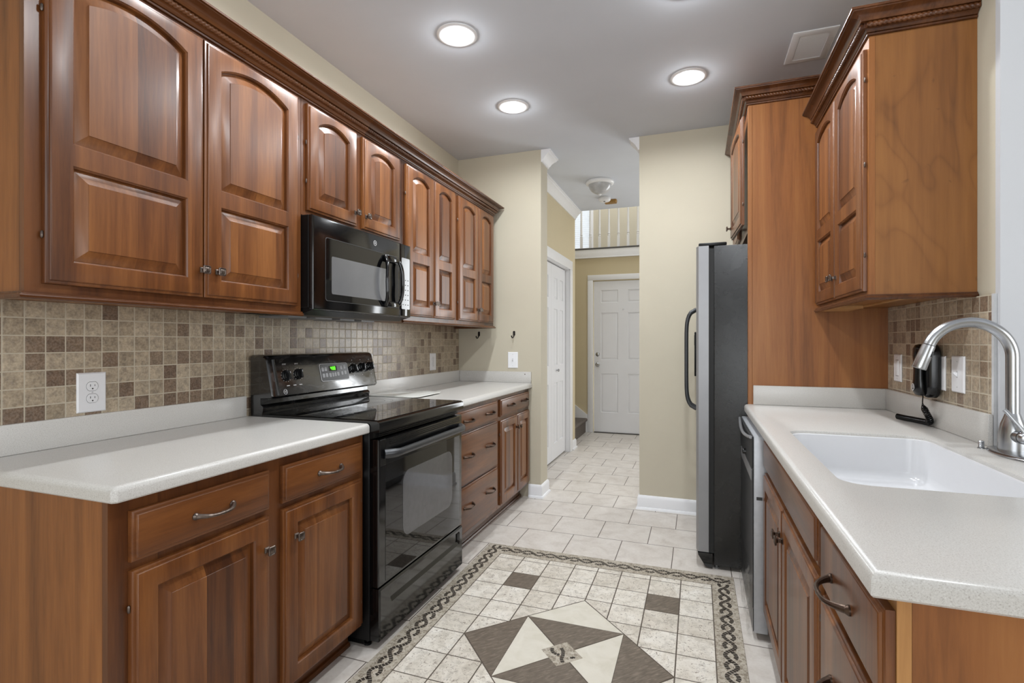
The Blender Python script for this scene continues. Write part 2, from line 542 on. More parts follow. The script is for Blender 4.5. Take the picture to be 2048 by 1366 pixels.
# walls
g = G(); g.box(XL - 0.12, XL, -2.7, YF + 0.18, 0, CEIL); struct(g.build('wall_left', WALL, smooth=0))
g = G(); g.box(XL, XO0, YF, YF + 0.18, 0, CEIL); struct(g.build('wall_far_left', WALL, smooth=0))
g = G(); g.box(XO1, XR + 0.2, YF, YF + 0.14, 0, CEIL); struct(g.build('wall_far_right', WALL, smooth=0))
g = G(); g.box(XR, XR + 0.12, 2.012, YF, 0, CEIL); struct(g.build('wall_right', WALL, smooth=0))
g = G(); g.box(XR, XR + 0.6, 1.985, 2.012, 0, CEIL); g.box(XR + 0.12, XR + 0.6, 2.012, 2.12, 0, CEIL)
struct(g.build('trim_1', plain('shaded_white_paint', srgb(196, 197, 200), 0.6, nscale=4, namt=0.01), smooth=0), 'white casing at the end of the right wall')  # white wall end in shadow; the shade is put into its greyer colour
# rooms around, with window openings for the daylight
g = G(); g.box(-4.2, -1.9, -2.7, -2.58, 0, CEIL); g.box(1.3, 3.4, -2.7, -2.58, 0, CEIL)
g.box(-1.9, 1.3, -2.7, -2.58, 0, 0.55); g.box(-1.9, 1.3, -2.7, -2.58, 2.35, CEIL)
struct(g.build('wall_back', WALL, smooth=0))
g = G(); g.box(3.2, 3.4, -2.58, -1.1, 0, CEIL); g.box(3.2, 3.4, 1.5, 6.9, 0, CEIL); g.box(3.2, 3.4, -1.1, 1.5, 0, 0.65); g.box(3.2, 3.4, -1.1, 1.5, 2.35, CEIL)
struct(g.build('wall_breakfast', WALL, smooth=0))
# hall left wall with the closet opening
CY0, CY1, CZ = 4.40, 5.58, 2.03
g = G(); g.box(XH - 0.12, XH, YF + 0.18, CY0, 0, CEIL); g.box(XH - 0.12, XH, CY1, YH, 0, CEIL); g.box(XH - 0.12, XH, CY0, CY1, CZ, CEIL)
g.box(XH - 0.12, XH, YF + 0.02, YF + 0.18, 0, CEIL) if False else None
struct(g.build('wall_hall', WALLH, smooth=0))
g = G(); g.box(XH - 0.75, XH - 0.7, CY0 - 0.2, CY1 + 0.2, 0, CEIL); struct(g.build('wall_closet', WALLH, smooth=0))
# foyer and front wall
DX0, DX1, DZ = -1.306, -0.39, 2.035
g = G()
g.box(-3.2, DX0 - 0.02, YD, YD + 0.14, 0, 2.44); g.box(DX1 + 0.02, 0.7, YD, YD + 0.14, 0, 2.44); g.box(DX0 - 0.02, DX1 + 0.02, YD, YD + 0.14, DZ, 2.44)
g.box(2.3, 3.3, YD, YD + 0.14, 0, CEIL); g.box(0.7, 2.3, YD, YD + 0.14, 0, 0.55); g.box(0.7, 2.3, YD, YD + 0.14, 2.55, CEIL)
struct(g.build('wall_front', WALLH, smooth=0))
g = G(); g.box(-3.2, 0.7, YD + 0.1405, 8.6, 2.335, 2.44); struct(g.build('floor_loft', CARPET, smooth=0))
LW0, LW1, LZ0, LZ1 = -2.55, -1.64, 2.68, 3.9
g = G(); g.box(-3.3, LW0, 8.3, 8.42, 2.44, 5.2); g.box(LW1, 0.7, 8.3, 8.42, 2.44, 5.2); g.box(LW0, LW1, 8.3, 8.42, 2.44, LZ0); g.box(LW0, LW1, 8.3, 8.42, LZ1, 5.2)
struct(g.build('wall_loft', WALL, smooth=0))
g = G(); g.box(-3.32, -3.2, YH, 8.42, 0, 5.2); struct(g.build('wall_stair', WALLH, smooth=0))
g = G(); g.box(0.7, 0.82, YH, 8.42, CEIL, 5.2); struct(g.build('wall_loft_right', WALL, smooth=0))
g = G(); g.box(-3.2, 0.82, YH - 0.1, YH - 0.001, CEIL + 0.18, 5.2); struct(g.build('wall_upper', WALL, smooth=0))
g = G(); g.box(-3.32, 0.82, YH - 0.1, 8.42, 5.2, 5.3); struct(g.build('ceiling_foyer', CEILM, smooth=0))
g = G(); g.box(-3.2, XH - 0.12, YH - 0.12, YH - 0.0, 0, CEIL); struct(g.build('wall_under_stair', WALLH, smooth=0))

# ------------------------------------------------------------------ panelled doors
def arch_loop(o, d, w):
    u0, u1, v0, v1, r = o['u0'] + d, o['u1'] - d, o['v0'] + d, o['v1'], o.get('r', 0)
    if r <= 0:
        v1 = v1 - d
        return [(u0, v0, w), (u1, v0, w), (u1, v1, w), (u0, v1, w)]
    c = (o['u1'] - o['u0']) / 2
    R = (c * c + r * r) / (2 * r)
    cv = v1 + r - R
    cu = (o['u0'] + o['u1']) / 2
    Rd = R - d; cd = c - d
    a = math.asin(cd / Rd)
    N = 16
    pts = [(u0, v0, w), (u1, v0, w)]
    for i in range(N + 1):
        t = a - 2 * a * i / N
        pts.append((cu + Rd * math.sin(t), cv + Rd * math.cos(t), w))
    return pts

def rect(u0, u1, v0, v1, d, w):
    return [(u0 + d, v0 + d, w), (u1 - d, v0 + d, w), (u1 - d, v1 - d, w), (u0 + d, v1 - d, w)]

def slab(fr, u0, u1, v0, v1, t, openings, mat, parent, name='door', edge=True, label=None, sunk=0.015):
    """door or drawer front: stepped edge bead, openings cut with a moulded sticking"""
    g = G(fr)
    if edge:
        rings = [rect(u0, u1, v0, v1, 0, 0.0005), rect(u0, u1, v0, v1, 0, t - 0.0095), rect(u0, u1, v0, v1, 0.0008, t - 0.0075), rect(u0, u1, v0, v1, 0.003, t - 0.0062),
                 rect(u0, u1, v0, v1, 0.0085, t - 0.0055), rect(u0, u1, v0, v1, 0.0095, t - 0.0018), rect(u0, u1, v0, v1, 0.0108, t - 0.0005), rect(u0, u1, v0, v1, 0.0125, t)]
    else:
        rings = [rect(u0, u1, v0, v1, 0, 0.0005), rect(u0, u1, v0, v1, 0, t - 0.001), rect(u0, u1, v0, v1, 0.001, t)]
    rows = g.loops(rings, cap0=True, cap1=not openings)
    if openings:
        holes = []
        for o in openings:
            ls = [arch_loop(o, 0, t), arch_loop(o, 0.0018, t - 0.003), arch_loop(o, 0.0045, t - 0.005), arch_loop(o, 0.0062, t - sunk)]
            rr = g.loops(ls, cap0=False, cap1=True)
            holes.append(rr[0])
        g.fill([rows[-1]] + holes)
    o = g.build(name, mat, parent)
    if label: o['label'] = label
    return o

def raised(fr, o, t, mat, parent, slope=0.036, name='raised_panel', sunk=0.015, top=0.0012):
    g = G(fr)
    ls = [arch_loop(o, 0.0075, t - sunk + 0.0004), arch_loop(o, 0.010, t - sunk + 0.0012), arch_loop(o, slope, t - top - 0.0022), arch_loop(o, slope + 0.0012, t - top)]
    g.loops(ls, cap0=False, cap1=True)
    return g.build(name, mat, parent, smooth=25)

def knob(fr, u, v, w, parent, mat=PEWTER, s=0.0135):
    g = G(fr)
    sq = lambda h, ww: [(u - h, v - h, ww), (u + h, v - h, ww), (u + h, v + h, ww), (u - h, v + h, ww)]
    g.loops([sq(0.0085, w), sq(0.0085, w + 0.002), sq(0.005, w + 0.005), sq(0.0045, w + 0.014), sq(0.007, w + 0.018)], True, True)
    def rsq(h, ww, c=0.0035):
        p = []
        for sx, sy in ((-1, -1), (1, -1), (1, 1), (-1, 1)):
            a = (u + sx * (h - c), v + sy * h, ww); b = (u + sx * h, v + sy * (h - c), ww)
            p += [a, b] if sx * sy < 0 else [b, a]
        return p
    g.loops([rsq(s - 0.002, w + 0.018), rsq(s, w + 0.0195), rsq(s, w + 0.0225), rsq(s - 0.0012, w + 0.0245), rsq(s - 0.0035, w + 0.0245), rsq(s - 0.0045, w + 0.0228), rsq(s - 0.006, w + 0.0240)], True, True)
    return g.build('knob', mat, parent)

def pull(fr, u, v, w, parent, mat=BRONZE, half=0.056, proj=0.027):
    g = G(fr)
    pts, rad = [], []
    N = 22
    for i in range(N + 1):
        x = -1 + 2 * i / N
        pts.append((u + half * x * (1.0 if abs(x) < 0.9 else 1.0), v - 0.004 * math.cos(x * PI / 2), w + 0.004 + proj * (1 - abs(x) ** 3.2)))
        rad.append(0.0042 + 0.0034 * abs(x) ** 3 + (0.0012 if abs(x) < 0.06 else 0))
    g.tube(pts, rad, 10)
    for sx in (-1, 1):
        g.lathe((u + sx * (half + 0.001), v, w), [(0.0095, 0), (0.0095, 0.003), (0.0075, 0.006), (0.0055, 0.009)], 'w', 14)
    return g.build('pull_handle', mat, parent)

def hinge(fr, u, v, w, parent):
    g = G(fr)
    g.lathe((u, v - 0.006, w), [(0.0015, -0.003), (0.0032, 0.0), (0.0032, 0.012), (0.0015, 0.015)], 'v', 8)
    return g.build('hinge', PEWTER, parent)

T = 0.020
def cab_door(fr, u0, u1, v0, v1, parent, panels='tall', knobpos=None, hinges=None, wood_=WOODV, st=0.058, low=0.305, arch=0.04, kmat=PEWTER):
    if panels == 'tall':      # arched upper panel over a square lower one
        mid = v0 + low
        ops = [dict(u0=u0 + st, u1=u1 - st, v0=mid + 0.054, v1=v1 - 0.036 - arch, r=arch), dict(u0=u0 + st, u1=u1 - st, v0=v0 + 0.057, v1=mid)]
    elif panels == 'arch':
        ops = [dict(u0=u0 + st, u1=u1 - st, v0=v0 + 0.055, v1=v1 - 0.036 - arch, r=arch)]
    else:
        ops = [dict(u0=u0 + st, u1=u1 - st, v0=v0 + 0.057, v1=v1 - 0.055)]
    d = slab(fr, u0, u1, v0, v1, T, ops, wood_, parent)
    for o in ops:
        raised(fr, o, T, WOODP if wood_ is WOODV else wood_, d)
    if knobpos:
        knob(fr, knobpos[0], knobpos[1], T, d, kmat)
    if hinges:
        for hv in hinges[1]:
            hinge(fr, hinges[0], hv, 0.008, d)
    return d

def face_frame(fr, u0, u1, v0, v1, parts, parent, mat=WOODF, t=0.018):
    """parts: list of boxes (u0,u1,v0,v1) merged in one frame mesh; w from -t to 0"""
    g = G(fr)
    for b in parts:
        g.box(b[0], b[1], b[2], b[3], -t, 0)
    return g.build('face_frame', mat, parent, smooth=0)

# ------------------------------------------------------------------ upper cabinets, left run
XU = -1.517                      # face of the frames
UB, UT = 1.345, 2.222            # frame bottom / top
fu = FL(XU)
RAILP = [(0.0006, 0), (0.010, 0.0), (0.0145, 0.003), (0.016, 0.008), (0.0125, 0.012), (0.009, 0.0135), (0.009, 0.018), (0.0006, 0.018)]
def upper(y0, y1, z0, label, doors, kn, panels, hingeY, low=0.305, arch=0.04, side=None, zt=UT):
    t = thing('wall_cabinet', (XL, (y0 + y1) / 2, z0), label, 'cabinet', 'left run of wall cabinets')
    g = G(); g.box(XL + 0.001, XU - 0.0185, y0 + 0.0005, y1 - 0.0005, z0, zt + 0.03); g.build('cabinet_box', WOODS, t, smooth=0)
    face_frame(fu, y0, y1, z0, zt, [(y0 + 0.0005, y1 - 0.0005, z0, zt + 0.03)], t)
    for (a, b), k, h in zip(doors, kn, hingeY):
        v0 = z0 + 0.022; v1 = 2.203
        cab_door(fu, a, b, v0, v1, t, panels, (k, v0 + 0.087 if panels == 'tall' else v0 + 0.06), (h, (v0 + 0.12, v1 - 0.16)), low=low, arch=arch)
    return t
u1_ = upper(0.765, 1.681, UB, 'large cherry wall cabinet nearest the camera on the left, left of the microwave', [(0.800, 1.2305), (1.2345, 1.652)], [1.222, 1.278], 'tall', [0.797, 1.655])
u2_ = upper(1.6825, 2.438, 1.742, 'short cherry wall cabinet directly above the black microwave', [(1.706, 2.030), (2.076, 2.402)], [2.012, 2.094], 'arch', [1.703, 2.405], arch=0.035)
u3_ = upper(2.4395, 3.100, UB, 'tall narrow cherry wall cabinet just right of the microwave', [(2.470, 2.7785), (2.782, 3.075)], [2.768, 2.793], 'tall', [2.467, 3.078], arch=0.035)
u4_ = upper(3.1015, 3.785, UB, 'cherry wall cabinet at the far end of the left run, above the coat hook', [(3.128, 3.4505), (3.454, 3.752)], [3.440, 3.465], 'tall', [3.125, 3.755], arch=0.035)
for t, y0, y1 in ((u1_, 0.765, 1.681), (u3_, 2.4395, 3.100), (u4_, 3.1015, 3.785)):
    g = G()
    if t is u1_: g.sweep(RAILP, [(XL + 0.002, y0, UB - 0.018), (XU, y0, UB - 0.018), (XU, y1, UB - 0.018)], 1)
    elif t is u4_: g.sweep(RAILP, [(XU, y0, UB - 0.018), (XU, y1, UB - 0.018), (XL + 0.002, y1, UB - 0.018)], 1)
    else: g.sweep(RAILP, [(XU, y0, UB - 0.018), (XU, y1, UB - 0.018)], 1)
    g.build('light_rail', WOODM, t)

CROWNP = [(0.0006, 0.0), (0.003, 0.0), (0.007, 0.002), (0.008, 0.007), (0.005, 0.010), (0.009, 0.011), (0.011, 0.016), (0.017, 0.021), (0.020, 0.022), (0.020, 0.040), (0.031, 0.041), (0.033, 0.045), (0.036, 0.052), (0.044, 0.059), (0.056, 0.063), (0.061, 0.065), (0.062, 0.068), (0.067, 0.069), (0.068, 0.071), (0.068, 0.076), (0.0006, 0.076)]
def rope(path, side, out, up, r=0.0092, pitch=0.042, step=0.0034):
    g = G()
    P = [Vector(p) for p in path]
    for a, b in zip(P, P[1:]):
        d = (b - a).normalized(); nrm = Vector((d.y, -d.x, 0)) * side
        L = (b - a).length
        rows = []
        n = int(L / step)
        for i in range(n + 1):
            s_ = L * i / n
            c = a + d * s_ + nrm * out + Vector((0, 0, up))
            row = []
            for k in range(18):
                th = 2 * PI * k / 18
                rr = r * (0.68 + 0.36 * abs(math.sin(1.5 * (th - 2 * PI * s_ / pitch))))
                row.append(tuple(c + nrm * math.cos(th) * rr + Vector((0, 0, 1)) * math.sin(th) * rr))
            rows.append(row)
        g.loops(rows, True, True)
    return g
def crown(path, side, label, ropepath):
    t = thing('crown_moulding', path[len(path) // 2], label, 'cabinet crown', 'cabinet crowns')
    g = G(); g.sweep(CROWNP, path, side); g.build('moulding', WOODM, t, smooth=40)
    rope(ropepath, side, 0.0225, 0.031).build('rope_trim', WOODM, t, smooth=60)
    return t
zc = 2.216
crown([(XL + 0.002, 0.7648, zc), (XU, 0.7648, zc), (XU, 3.7855, zc), (XL + 0.002, 3.7855, zc)], 1, 'long cherry crown moulding with rope trim along the left wall cabinets',
      [(XU, 0.752, zc), (XU, 3.798, zc)])

# ------------------------------------------------------------------ base cabinets, left run
XB = -1.252
fb = FL(XB)
CT, CB = 0.898, 0.860            # counter top and underside
def base_left(y0, y1, label, name='base_cabinet', face=True, near_panel=False):
    t = thing(name, (XL, (y0 + y1) / 2, 0), label, 'cabinet', 'base cabinets')
    g = G(); g.box(XL + 0.02, XB - 0.0185, y0 + 0.0005, y1 - 0.0005, 0.105, CB - 0.001); g.build('cabinet_box', WOODS, t, smooth=0)
    if near_panel:
        g = G(); g.box(XL + 0.02, XB - 0.0185, y0 - 0.0045, y0 + 0.0004, 0.0, CB - 0.001); g.build('end_panel', WOODS, t, smooth=0)
    face_frame(fb, y0, y1, 0.1, CB, [(y0 - (0.0045 if near_panel else -0.0005), y1 - 0.0005, 0.105, CB - 0.001)], t)
    g = G(); g.box(XL + 0.02, XB - 0.07, y0 + 0.0005, y1 - 0.0005, 0.0, 0.1045)
    g.sweep([(0, 0), (0.012, 0), (0.012, 0.008), (0.008, 0.016), (0, 0.018)], [(XB - 0.07, y0 + 0.0005, 0), (XB - 0.07, y1 - 0.0005, 0)], 1)
    g.build('toe_kick', WOODM, t, smooth=0)
    return t
b1 = base_left(0.790, 1.727, 'two-door cherry base cabinet nearest the camera, left of the black range', near_panel=True)
for (a, c, pu, hinge_y, kn) in ((0.829, 1.240, 1.043, 0.826, 1.222), (1.294, 1.702, 1.512, 1.705, 1.345)):
    d = slab(fb, a, c, 0.708, 0.828, T, None, WOODH, b1, 'drawer_front')
    pull(fb, pu, 0.767, T, d, PEWTER)
    cab_door(fb, a, c, 0.097 + 0.012, 0.688, b1, 'square', (kn, 0.590), (hinge_y, (0.2, 0.6)), st=0.058)
b2 = base_left(2.512, 3.188, 'cherry three-drawer base cabinet just right of the black range')
for (z0, z1) in ((0.713, 0.832), (0.410, 0.701), (0.135, 0.399)):
    d = slab(fb, 2.535, 3.160, z0, z1, T, None, WOODH, b2, 'drawer_front')
    zc_ = (z0 + z1) / 2 if z1 - z0 < 0.2 else (z0 + z1) / 2 + 0.015
    for pu in (2.69, 3.015):
        pull(fb, pu, zc_, T, d, BRONZE)
b3_ = base_left(3.1895, 3.866, 'cherry two-door base cabinet against the far wall with wide drawer on top')
d = slab(fb, 3.222, 3.838, 0.718, 0.834, T, None, WOODH, b3_, 'drawer_front')
for pu in (3.40, 3.70):
    pull(fb, pu, 0.782, T, d, BRONZE)
cab_door(fb, 3.222, 3.553, 0.125, 0.692, b3_, 'square', (3.530, 0.605), (3.219, (0.2, 0.6)), st=0.056, kmat=BRONZE)
cab_door(fb, 3.557, 3.845, 0.125, 0.692, b3_, 'square', (3.580, 0.605), (3.848, (0.2, 0.6)), st=0.056, kmat=BRONZE)

# ------------------------------------------------------------------ countertops
def inset_poly(P, d):
    """inset of a counter-clockwise polygon; P items (x, y, free) free edge i->i+1 is moved only if free"""
    n = len(P)
    out = []
    for i in range(n):
        a, b, c = P[i - 1], P[i], P[(i + 1) % n]
        d1 = d if a[2] else 0.0
        d2 = d if b[2] else 0.0
        e1 = Vector((b[0] - a[0], b[1] - a[1])).normalized(); e2 = Vector((c[0] - b[0], c[1] - b[1])).normalized()
        n1 = Vector((-e1.y, e1.x)); n2 = Vector((-e2.y, e2.x))
        cr = e1.x * e2.y - e1.y * e2.x
        if abs(cr) < 1e-6:
            out.append((b[0] + n1.x * d1, b[1] + n1.y * d1)); continue
        p1 = Vector((b[0], b[1])) + n1 * d1; p2 = Vector((b[0], b[1])) + n2 * d2
        tt = ((p2.x - p1.x) * e2.y - (p2.y - p1.y) * e2.x) / cr
        q = p1 + e1 * tt
        out.append((q.x, q.y))
    return out
def countertop(name, P, label, loc, hole=None, group=None):
    t = thing(name, loc, label, 'countertop', group)
    g = G()
    prof = [(0.004, CB), (0.0, CB + 0.004), (0.0, CT - 0.014), (0.0018, CT - 0.008), (0.006, CT - 0.003), (0.012, CT - 0.0004), (0.014, CT)]
    rings = [[(x, y, z) for x, y in inset_poly(P, dd)] for dd, z in prof]
    rows = g.loops(rings, cap0=hole is None, cap1=hole is None)
    if hole:
        hl = [[(x, y, CT) for x, y in hole(-0.0045)], [(x, y, CT - 0.0018) for x, y in hole(-0.001)], [(x, y, CT - 0.006) for x, y in hole(0)], [(x, y, CB) for x, y in hole(0)]]
        hr = g.loops(hl, False, False)
        g.fill([rows[-1], hr[0]])
        g.fill([rows[0], hr[-1]])
    g.build('worktop', COUNTER, t, smooth=35)
    return t
XC = -1.222
ch = 0.010
c1 = countertop('countertop', [(XL + 0.0085, 0.778, 1), (XC - ch, 0.778, 1), (XC, 0.778 + ch, 1), (XC, 1.731, 0), (XL + 0.0085, 1.731, 0)], 'pale speckled countertop nearest the camera, left of the black range', (-1.54, 1.25, CT), group='speckled countertops')
g = G(); g.box(XL + 0.0085, XL + 0.022, 0.79, 1.719, CT + 0.0003, 0.987, 0.003); g.build('backsplash_lip', COUNTER, c1)
c2 = countertop('countertop', [(XL + 0.0085, 2.516, 0), (XC, 2.516, 1), (XC, 3.868, 0), (XL + 0.0085, 3.868, 0)], 'pale speckled countertop right of the range, running into the far wall', (-1.54, 3.2, CT), group='speckled countertops')
g = G(); g.box(XL + 0.0085, XL + 0.022, 2.516, 3.8675, CT + 0.0003, 0.987, 0.003); g.build('backsplash_lip', COUNTER, c2)
g = G(); g.box(XL + 0.0225, XC - 0.004, 3.851, 3.8685, CT + 0.0003, 0.985, 0.003)
g.build('side_lip', COUNTER, c2)
g = G(FN(3.851)); g.lathe((-1.275, 0.966, 0), [(0.0045, 0), (0.0045, 0.001), (0.002, 0.0015)], 'w', 12); g.build('bumper_dot', PEWTER, c2)

# tile backsplashes
g = G(); g.box(XL + 0.0005, XL + 0.008, 0.70, 3.868, 0.86, UB - 0.0006)
tag(g.build('tile_backsplash', TILEL, smooth=0), 'brown slate mosaic tile backsplash on the left wall behind the range', 'backsplash')
g = G(); g.box(XR - 0.008, XR - 0.0005, 2.014, 2.1215, CT + 0.001, 1.3725); g.box(XR - 0.008, XR - 0.0005, 2.1215, 2.9395, CT + 0.001, 1.3853)
o = tag(g.build('tile_backsplash', TILER, smooth=0), 'brown slate mosaic tile backsplash on the right wall behind the telephone', 'backsplash')
g = G(); g.box(XR - 0.009, XR - 0.0005, 2.001, 2.0135, CT + 0.001, 1.3725); g.build('edge_strip', plain('grey_caulk', srgb(196, 197, 198), 0.6), o, smooth=0)

# ------------------------------------------------------------------ oven range
RY0, RY1 = 1.7365, 2.5085
RXF = -1.205                     # front of the body
rg = thing('oven_range', (-1.53, (RY0 + RY1) / 2, 0), 'black freestanding electric oven range between the left counters', 'oven')
g = G(); g.box(-1.845, RXF - 0.022, RY0, RY1, 0.03, 0.872, 0.003); g.box(-1.80, RXF - 0.06, RY0 + 0.02, RY1 - 0.02, 0.0, 0.031)
for yy in (RY0 + 0.03, RY1 - 0.03):
    g.lathe((RXF - 0.05, yy, 0.0005), [(0.016, 0), (0.016, 0.008), (0.008, 0.012), (0.008, 0.03)], 'w', 12)
g.build('range_body', BLACKS, rg)
g = G()   # cooktop frame with rounded front lip
yy0, yy1 = RY0 - 0.002, RY1 + 0.002
prof = [(-1.775, 0.873), (-1.186, 0.862), (-1.180, 0.866), (-1.178, 0.895), (-1.182, 0.903), (-1.192, 0.907), (-1.775, 0.907)]
g.loops([[(x, yy0, z) for x, z in prof], [(x, yy1, z) for x, z in prof]])
g.build('cooktop_frame', BLACK, rg, smooth=40)
g = G(); g.box(-1.755, -1.196, RY0 + 0.012, RY1 - 0.012, 0.9075, 0.9095, 0.0008, 1); ck = g.build('glass_cooktop', BGLASS, rg, smooth=0)
for (bx, by, r) in ((-1.36, 1.93, 0.115), (-1.36, 2.32, 0.09), (-1.62, 1.93, 0.08), (-1.62, 2.32, 0.105)):
    g = G()
    n = 48
    for q in (r, r * 0.62):
        ls = [[(bx + (q + dd) * math.cos(2 * PI * k / n), by + (q + dd) * math.sin(2 * PI * k / n), zz) for k in range(n)] for dd, zz in ((0, 0.9096), (0, 0.90975), (0.0012, 0.90975), (0.0012, 0.9096))]
        g.loops(ls, False, False)
    g.build('burner_ring', INK, ck, smooth=0)
# vent strip under the cooktop
g = G(FL(RXF)); g.box(RY0 + 0.004, RY1 - 0.004, 0.838, 0.861, -0.03, -0.006)
for k in range(3):
    g.box(RY0 + 0.03, RY1 - 0.03, 0.840 + k * 0.007, 0.8435 + k * 0.007, -0.006, 0.002)
g.build('vent_strip', BLACKS, rg, smooth=0)
# oven door
fo = FL(RXF)
dr = None
g = G(fo)
W0, W1, V0, V1 = RY0 + 0.004, RY1 - 0.004, 0.246, 0.833
wl = dict(u0=1.925, u1=2.375, v0=0.392, v1=0.640, r=0.016)
g.loops([rect(W0, W1, V0, V1, 0, -0.02), rect(W0, W1, V0, V1, 0, 0.014), rect(W0, W1, V0, V1, 0.003, 0.019), rect(W0, W1, V0, V1, 0.008, 0.020)], True, True)
od = g.build('oven_door', BLACK, rg)
g = G(fo); g.box(W0 + 0.045, W1 - 0.03, V0 + 0.012, V1 - 0.105, 0.0202, 0.0212, 0.0004, 1); g.build('door_glass', BGLASS, od, smooth=0)
def rrect(u0, u1, v0, v1, r, w, n=6):
    p = []
    for (cu, cv, a0) in ((u1 - r, v0 + r, -PI / 2), (u1 - r, v1 - r, 0), (u0 + r, v1 - r, PI / 2), (u0 + r, v0 + r, PI)):
        for i in range(n + 1):
            a = a0 + PI / 2 * i / n
            p.append((cu + r * math.cos(a), cv + r * math.sin(a), w))
    return p
g = G(fo)
g.loops([rrect(1.915, 2.385, 0.385, 0.668, 0.05, 0.0213), rrect(1.915, 2.385, 0.385, 0.668, 0.05, 0.0217), rrect(1.918, 2.382, 0.388, 0.665, 0.047, 0.0219)], False, True)
g.build('oven_window', OVENWIN, od, smooth=0)
g = G(fo)
for k in range(3):
    g.box(W0 + 0.08, W1 - 0.03, V1 - 0.030 + k * 0.008, V1 - 0.026 + k * 0.008, 0.0201, 0.0212)
g.build('door_vent_lines', BLACKS, od, smooth=0)
g = G(fo); g.box(W0, W0 + 0.042, V1 - 0.105, V1, 0.0195, 0.027, 0.002, 1); g.build('handle_bracket', BLACKS, od)
# handle: round bar that swells at its ends and curves back to the door
pts, rad = [], []
ha, hb, hz = 1.772, 2.478, 0.772
N = 30
for i in range(N + 1):
    t = i / N
    x = -1 + 2 * t
    e = max(0.0, (abs(x) - 0.80) / 0.20)
    pts.append((ha + (hb - ha) * t, hz, 0.060 - 0.036 * e ** 2))
    rad.append(0.0155 + 0.004 * min(1, e * 1.6))
g = G(fo); g.tube(pts, rad, 16)
g.build('oven_handle', GRAYMET, od, smooth=50)
# storage drawer
g = G(fo)
V0, V1 = 0.032, 0.240
g.loops([rect(W0, W1, V0, V1, 0, -0.02), rect(W0, W1, V0, V1, 0, 0.018), rect(W0, W1, V0, V1, 0.006, 0.024)] , True, False)
out = [g.V(p) for p in rect(W0, W1, V0, V1, 0.0062, 0.0242)]
hl = g.loops([rrect(W0 + 0.075, W1 - 0.035, 0.156, 0.222, 0.014, 0.0242), rrect(W0 + 0.082, W1 - 0.040, 0.170, 0.219, 0.010, 0.012)], False, True)
g.fill([out, hl[0]])
g.build('storage_drawer', BLACK, rg, recalc=True)
# backguard
g = G()
sec = [(-1.845, 0.875), (-1.782, 0.875), (-1.768, 0.935), (-1.772, 0.942), (-1.784, 0.948), (-1.786, 0.972), (-1.724, 0.976), (-1.716, 0.985), (-1.752, 1.150), (-1.760, 1.160), (-1.775, 1.165), (-1.845, 1.165)]
def secloop(y, ins):
    cx, cz = -1.79, 1.03
    return [(cx + (x - cx) * (1 - ins), y, cz + (z - cz) * (1 - ins * 0.7) if z > 0.95 else z) for x, z in sec]
g.loops([secloop(RY0 + 0.0, 0.10), secloop(RY0 + 0.006, 0.035), secloop(RY0 + 0.018, 0.0), secloop(RY1 - 0.018, 0.0), secloop(RY1 - 0.006, 0.035), secloop(RY1, 0.10)])
g.build('backguard', SMUDGE, rg, smooth=35)
bv = Vector((-1.752 + 1.716, 0, 1.150 - 0.985)).normalized()
fp = Fr((-1.716, 0, 0.985), (0, 1, 0), tuple(bv))
SLH = math.hypot(0.036, 0.165)
g = G(fp)
g.tube([(RY0 + 0.034, 0.004, 0.0), (RY0 + 0.034, SLH - 0.006, 0.0)], 0.007, 10)
g.build('panel_edge_rib', BLACK, rg)
def burner_knob(u, v, rot):
    g = G(fp)
    g.lathe((u, v, 0.0004), [(0.0245, 0), (0.0245, 0.003), (0.021, 0.006), (0.020, 0.012), (0.018, 0.014)], 'w', 24)
    c, s_ = math.cos(rot), math.sin(rot)
    q = lambda a, b, w: (u + a * c - b * s_, v + a * s_ + b * c, w)
    g.loops([[q(-0.006, -0.02, 0.013), q(0.006, -0.02, 0.013), q(0.006, 0.02, 0.013), q(-0.006, 0.02, 0.013)],
             [q(-0.005, -0.0195, 0.026), q(0.005, -0.0195, 0.026), q(0.005, 0.0195, 0.026), q(-0.005, 0.0195, 0.026)],
             [q(-0.003, -0.016, 0.028), q(0.003, -0.016, 0.028), q(0.003, 0.016, 0.028), q(-0.003, 0.016, 0.028)]])
    k = g.build('burner_knob', RUBBER, rg)
    g = G(fp); g.loops([[q(-0.0012, 0.006, 0.0282), q(0.0012, 0.006, 0.0282), q(0.0012, 0.015, 0.0282), q(-0.0012, 0.015, 0.0282)], [q(-0.0012, 0.006, 0.0285), q(0.0012, 0.006, 0.0285), q(0.0012, 0.015, 0.0285), q(-0.0012, 0.015, 0.0285)]])
    g.build('pointer_mark', LABELW, k, smooth=0)
    g = G(fp)
    for i in range(13):
        a = PI * 1.5 + PI * 2 * (i + 0.5) / 13
        ru = 0.0285
        cu, cv = u + ru * math.cos(a), v + ru * math.sin(a)
        g.box(cu - 0.0011, cu + 0.0011, cv - 0.0011, cv + 0.0011, 0.0002, 0.0006)
    g.build('dial_marks', LABELW, rg, smooth=0)
KN = [(1.832, 0.088), (1.906, 0.091), (2.313, 0.098), (2.385, 0.100), (2.463, 0.103)]
for i, (u, v) in enumerate(KN):
    burner_knob(u, v, (0.15, -0.1, 0.2, -0.15, 0.05)[i])
g = G(fp)
for u in (1.83, 1.905):
    for a in (-0.008, 0.0, 0.008):
        g.box(u + a - 0.0025, u + a + 0.0025, 0.140, 0.1425, 0.0002, 0.0006); g.box(u + a - 0.0025, u + a - 0.0017, 0.135, 0.140, 0.0002, 0.0006)
for u in (1.835, 1.875, 1.912):
    g.box(u - 0.009, u + 0.009, 0.040, 0.0435, 0.0002, 0.0006)
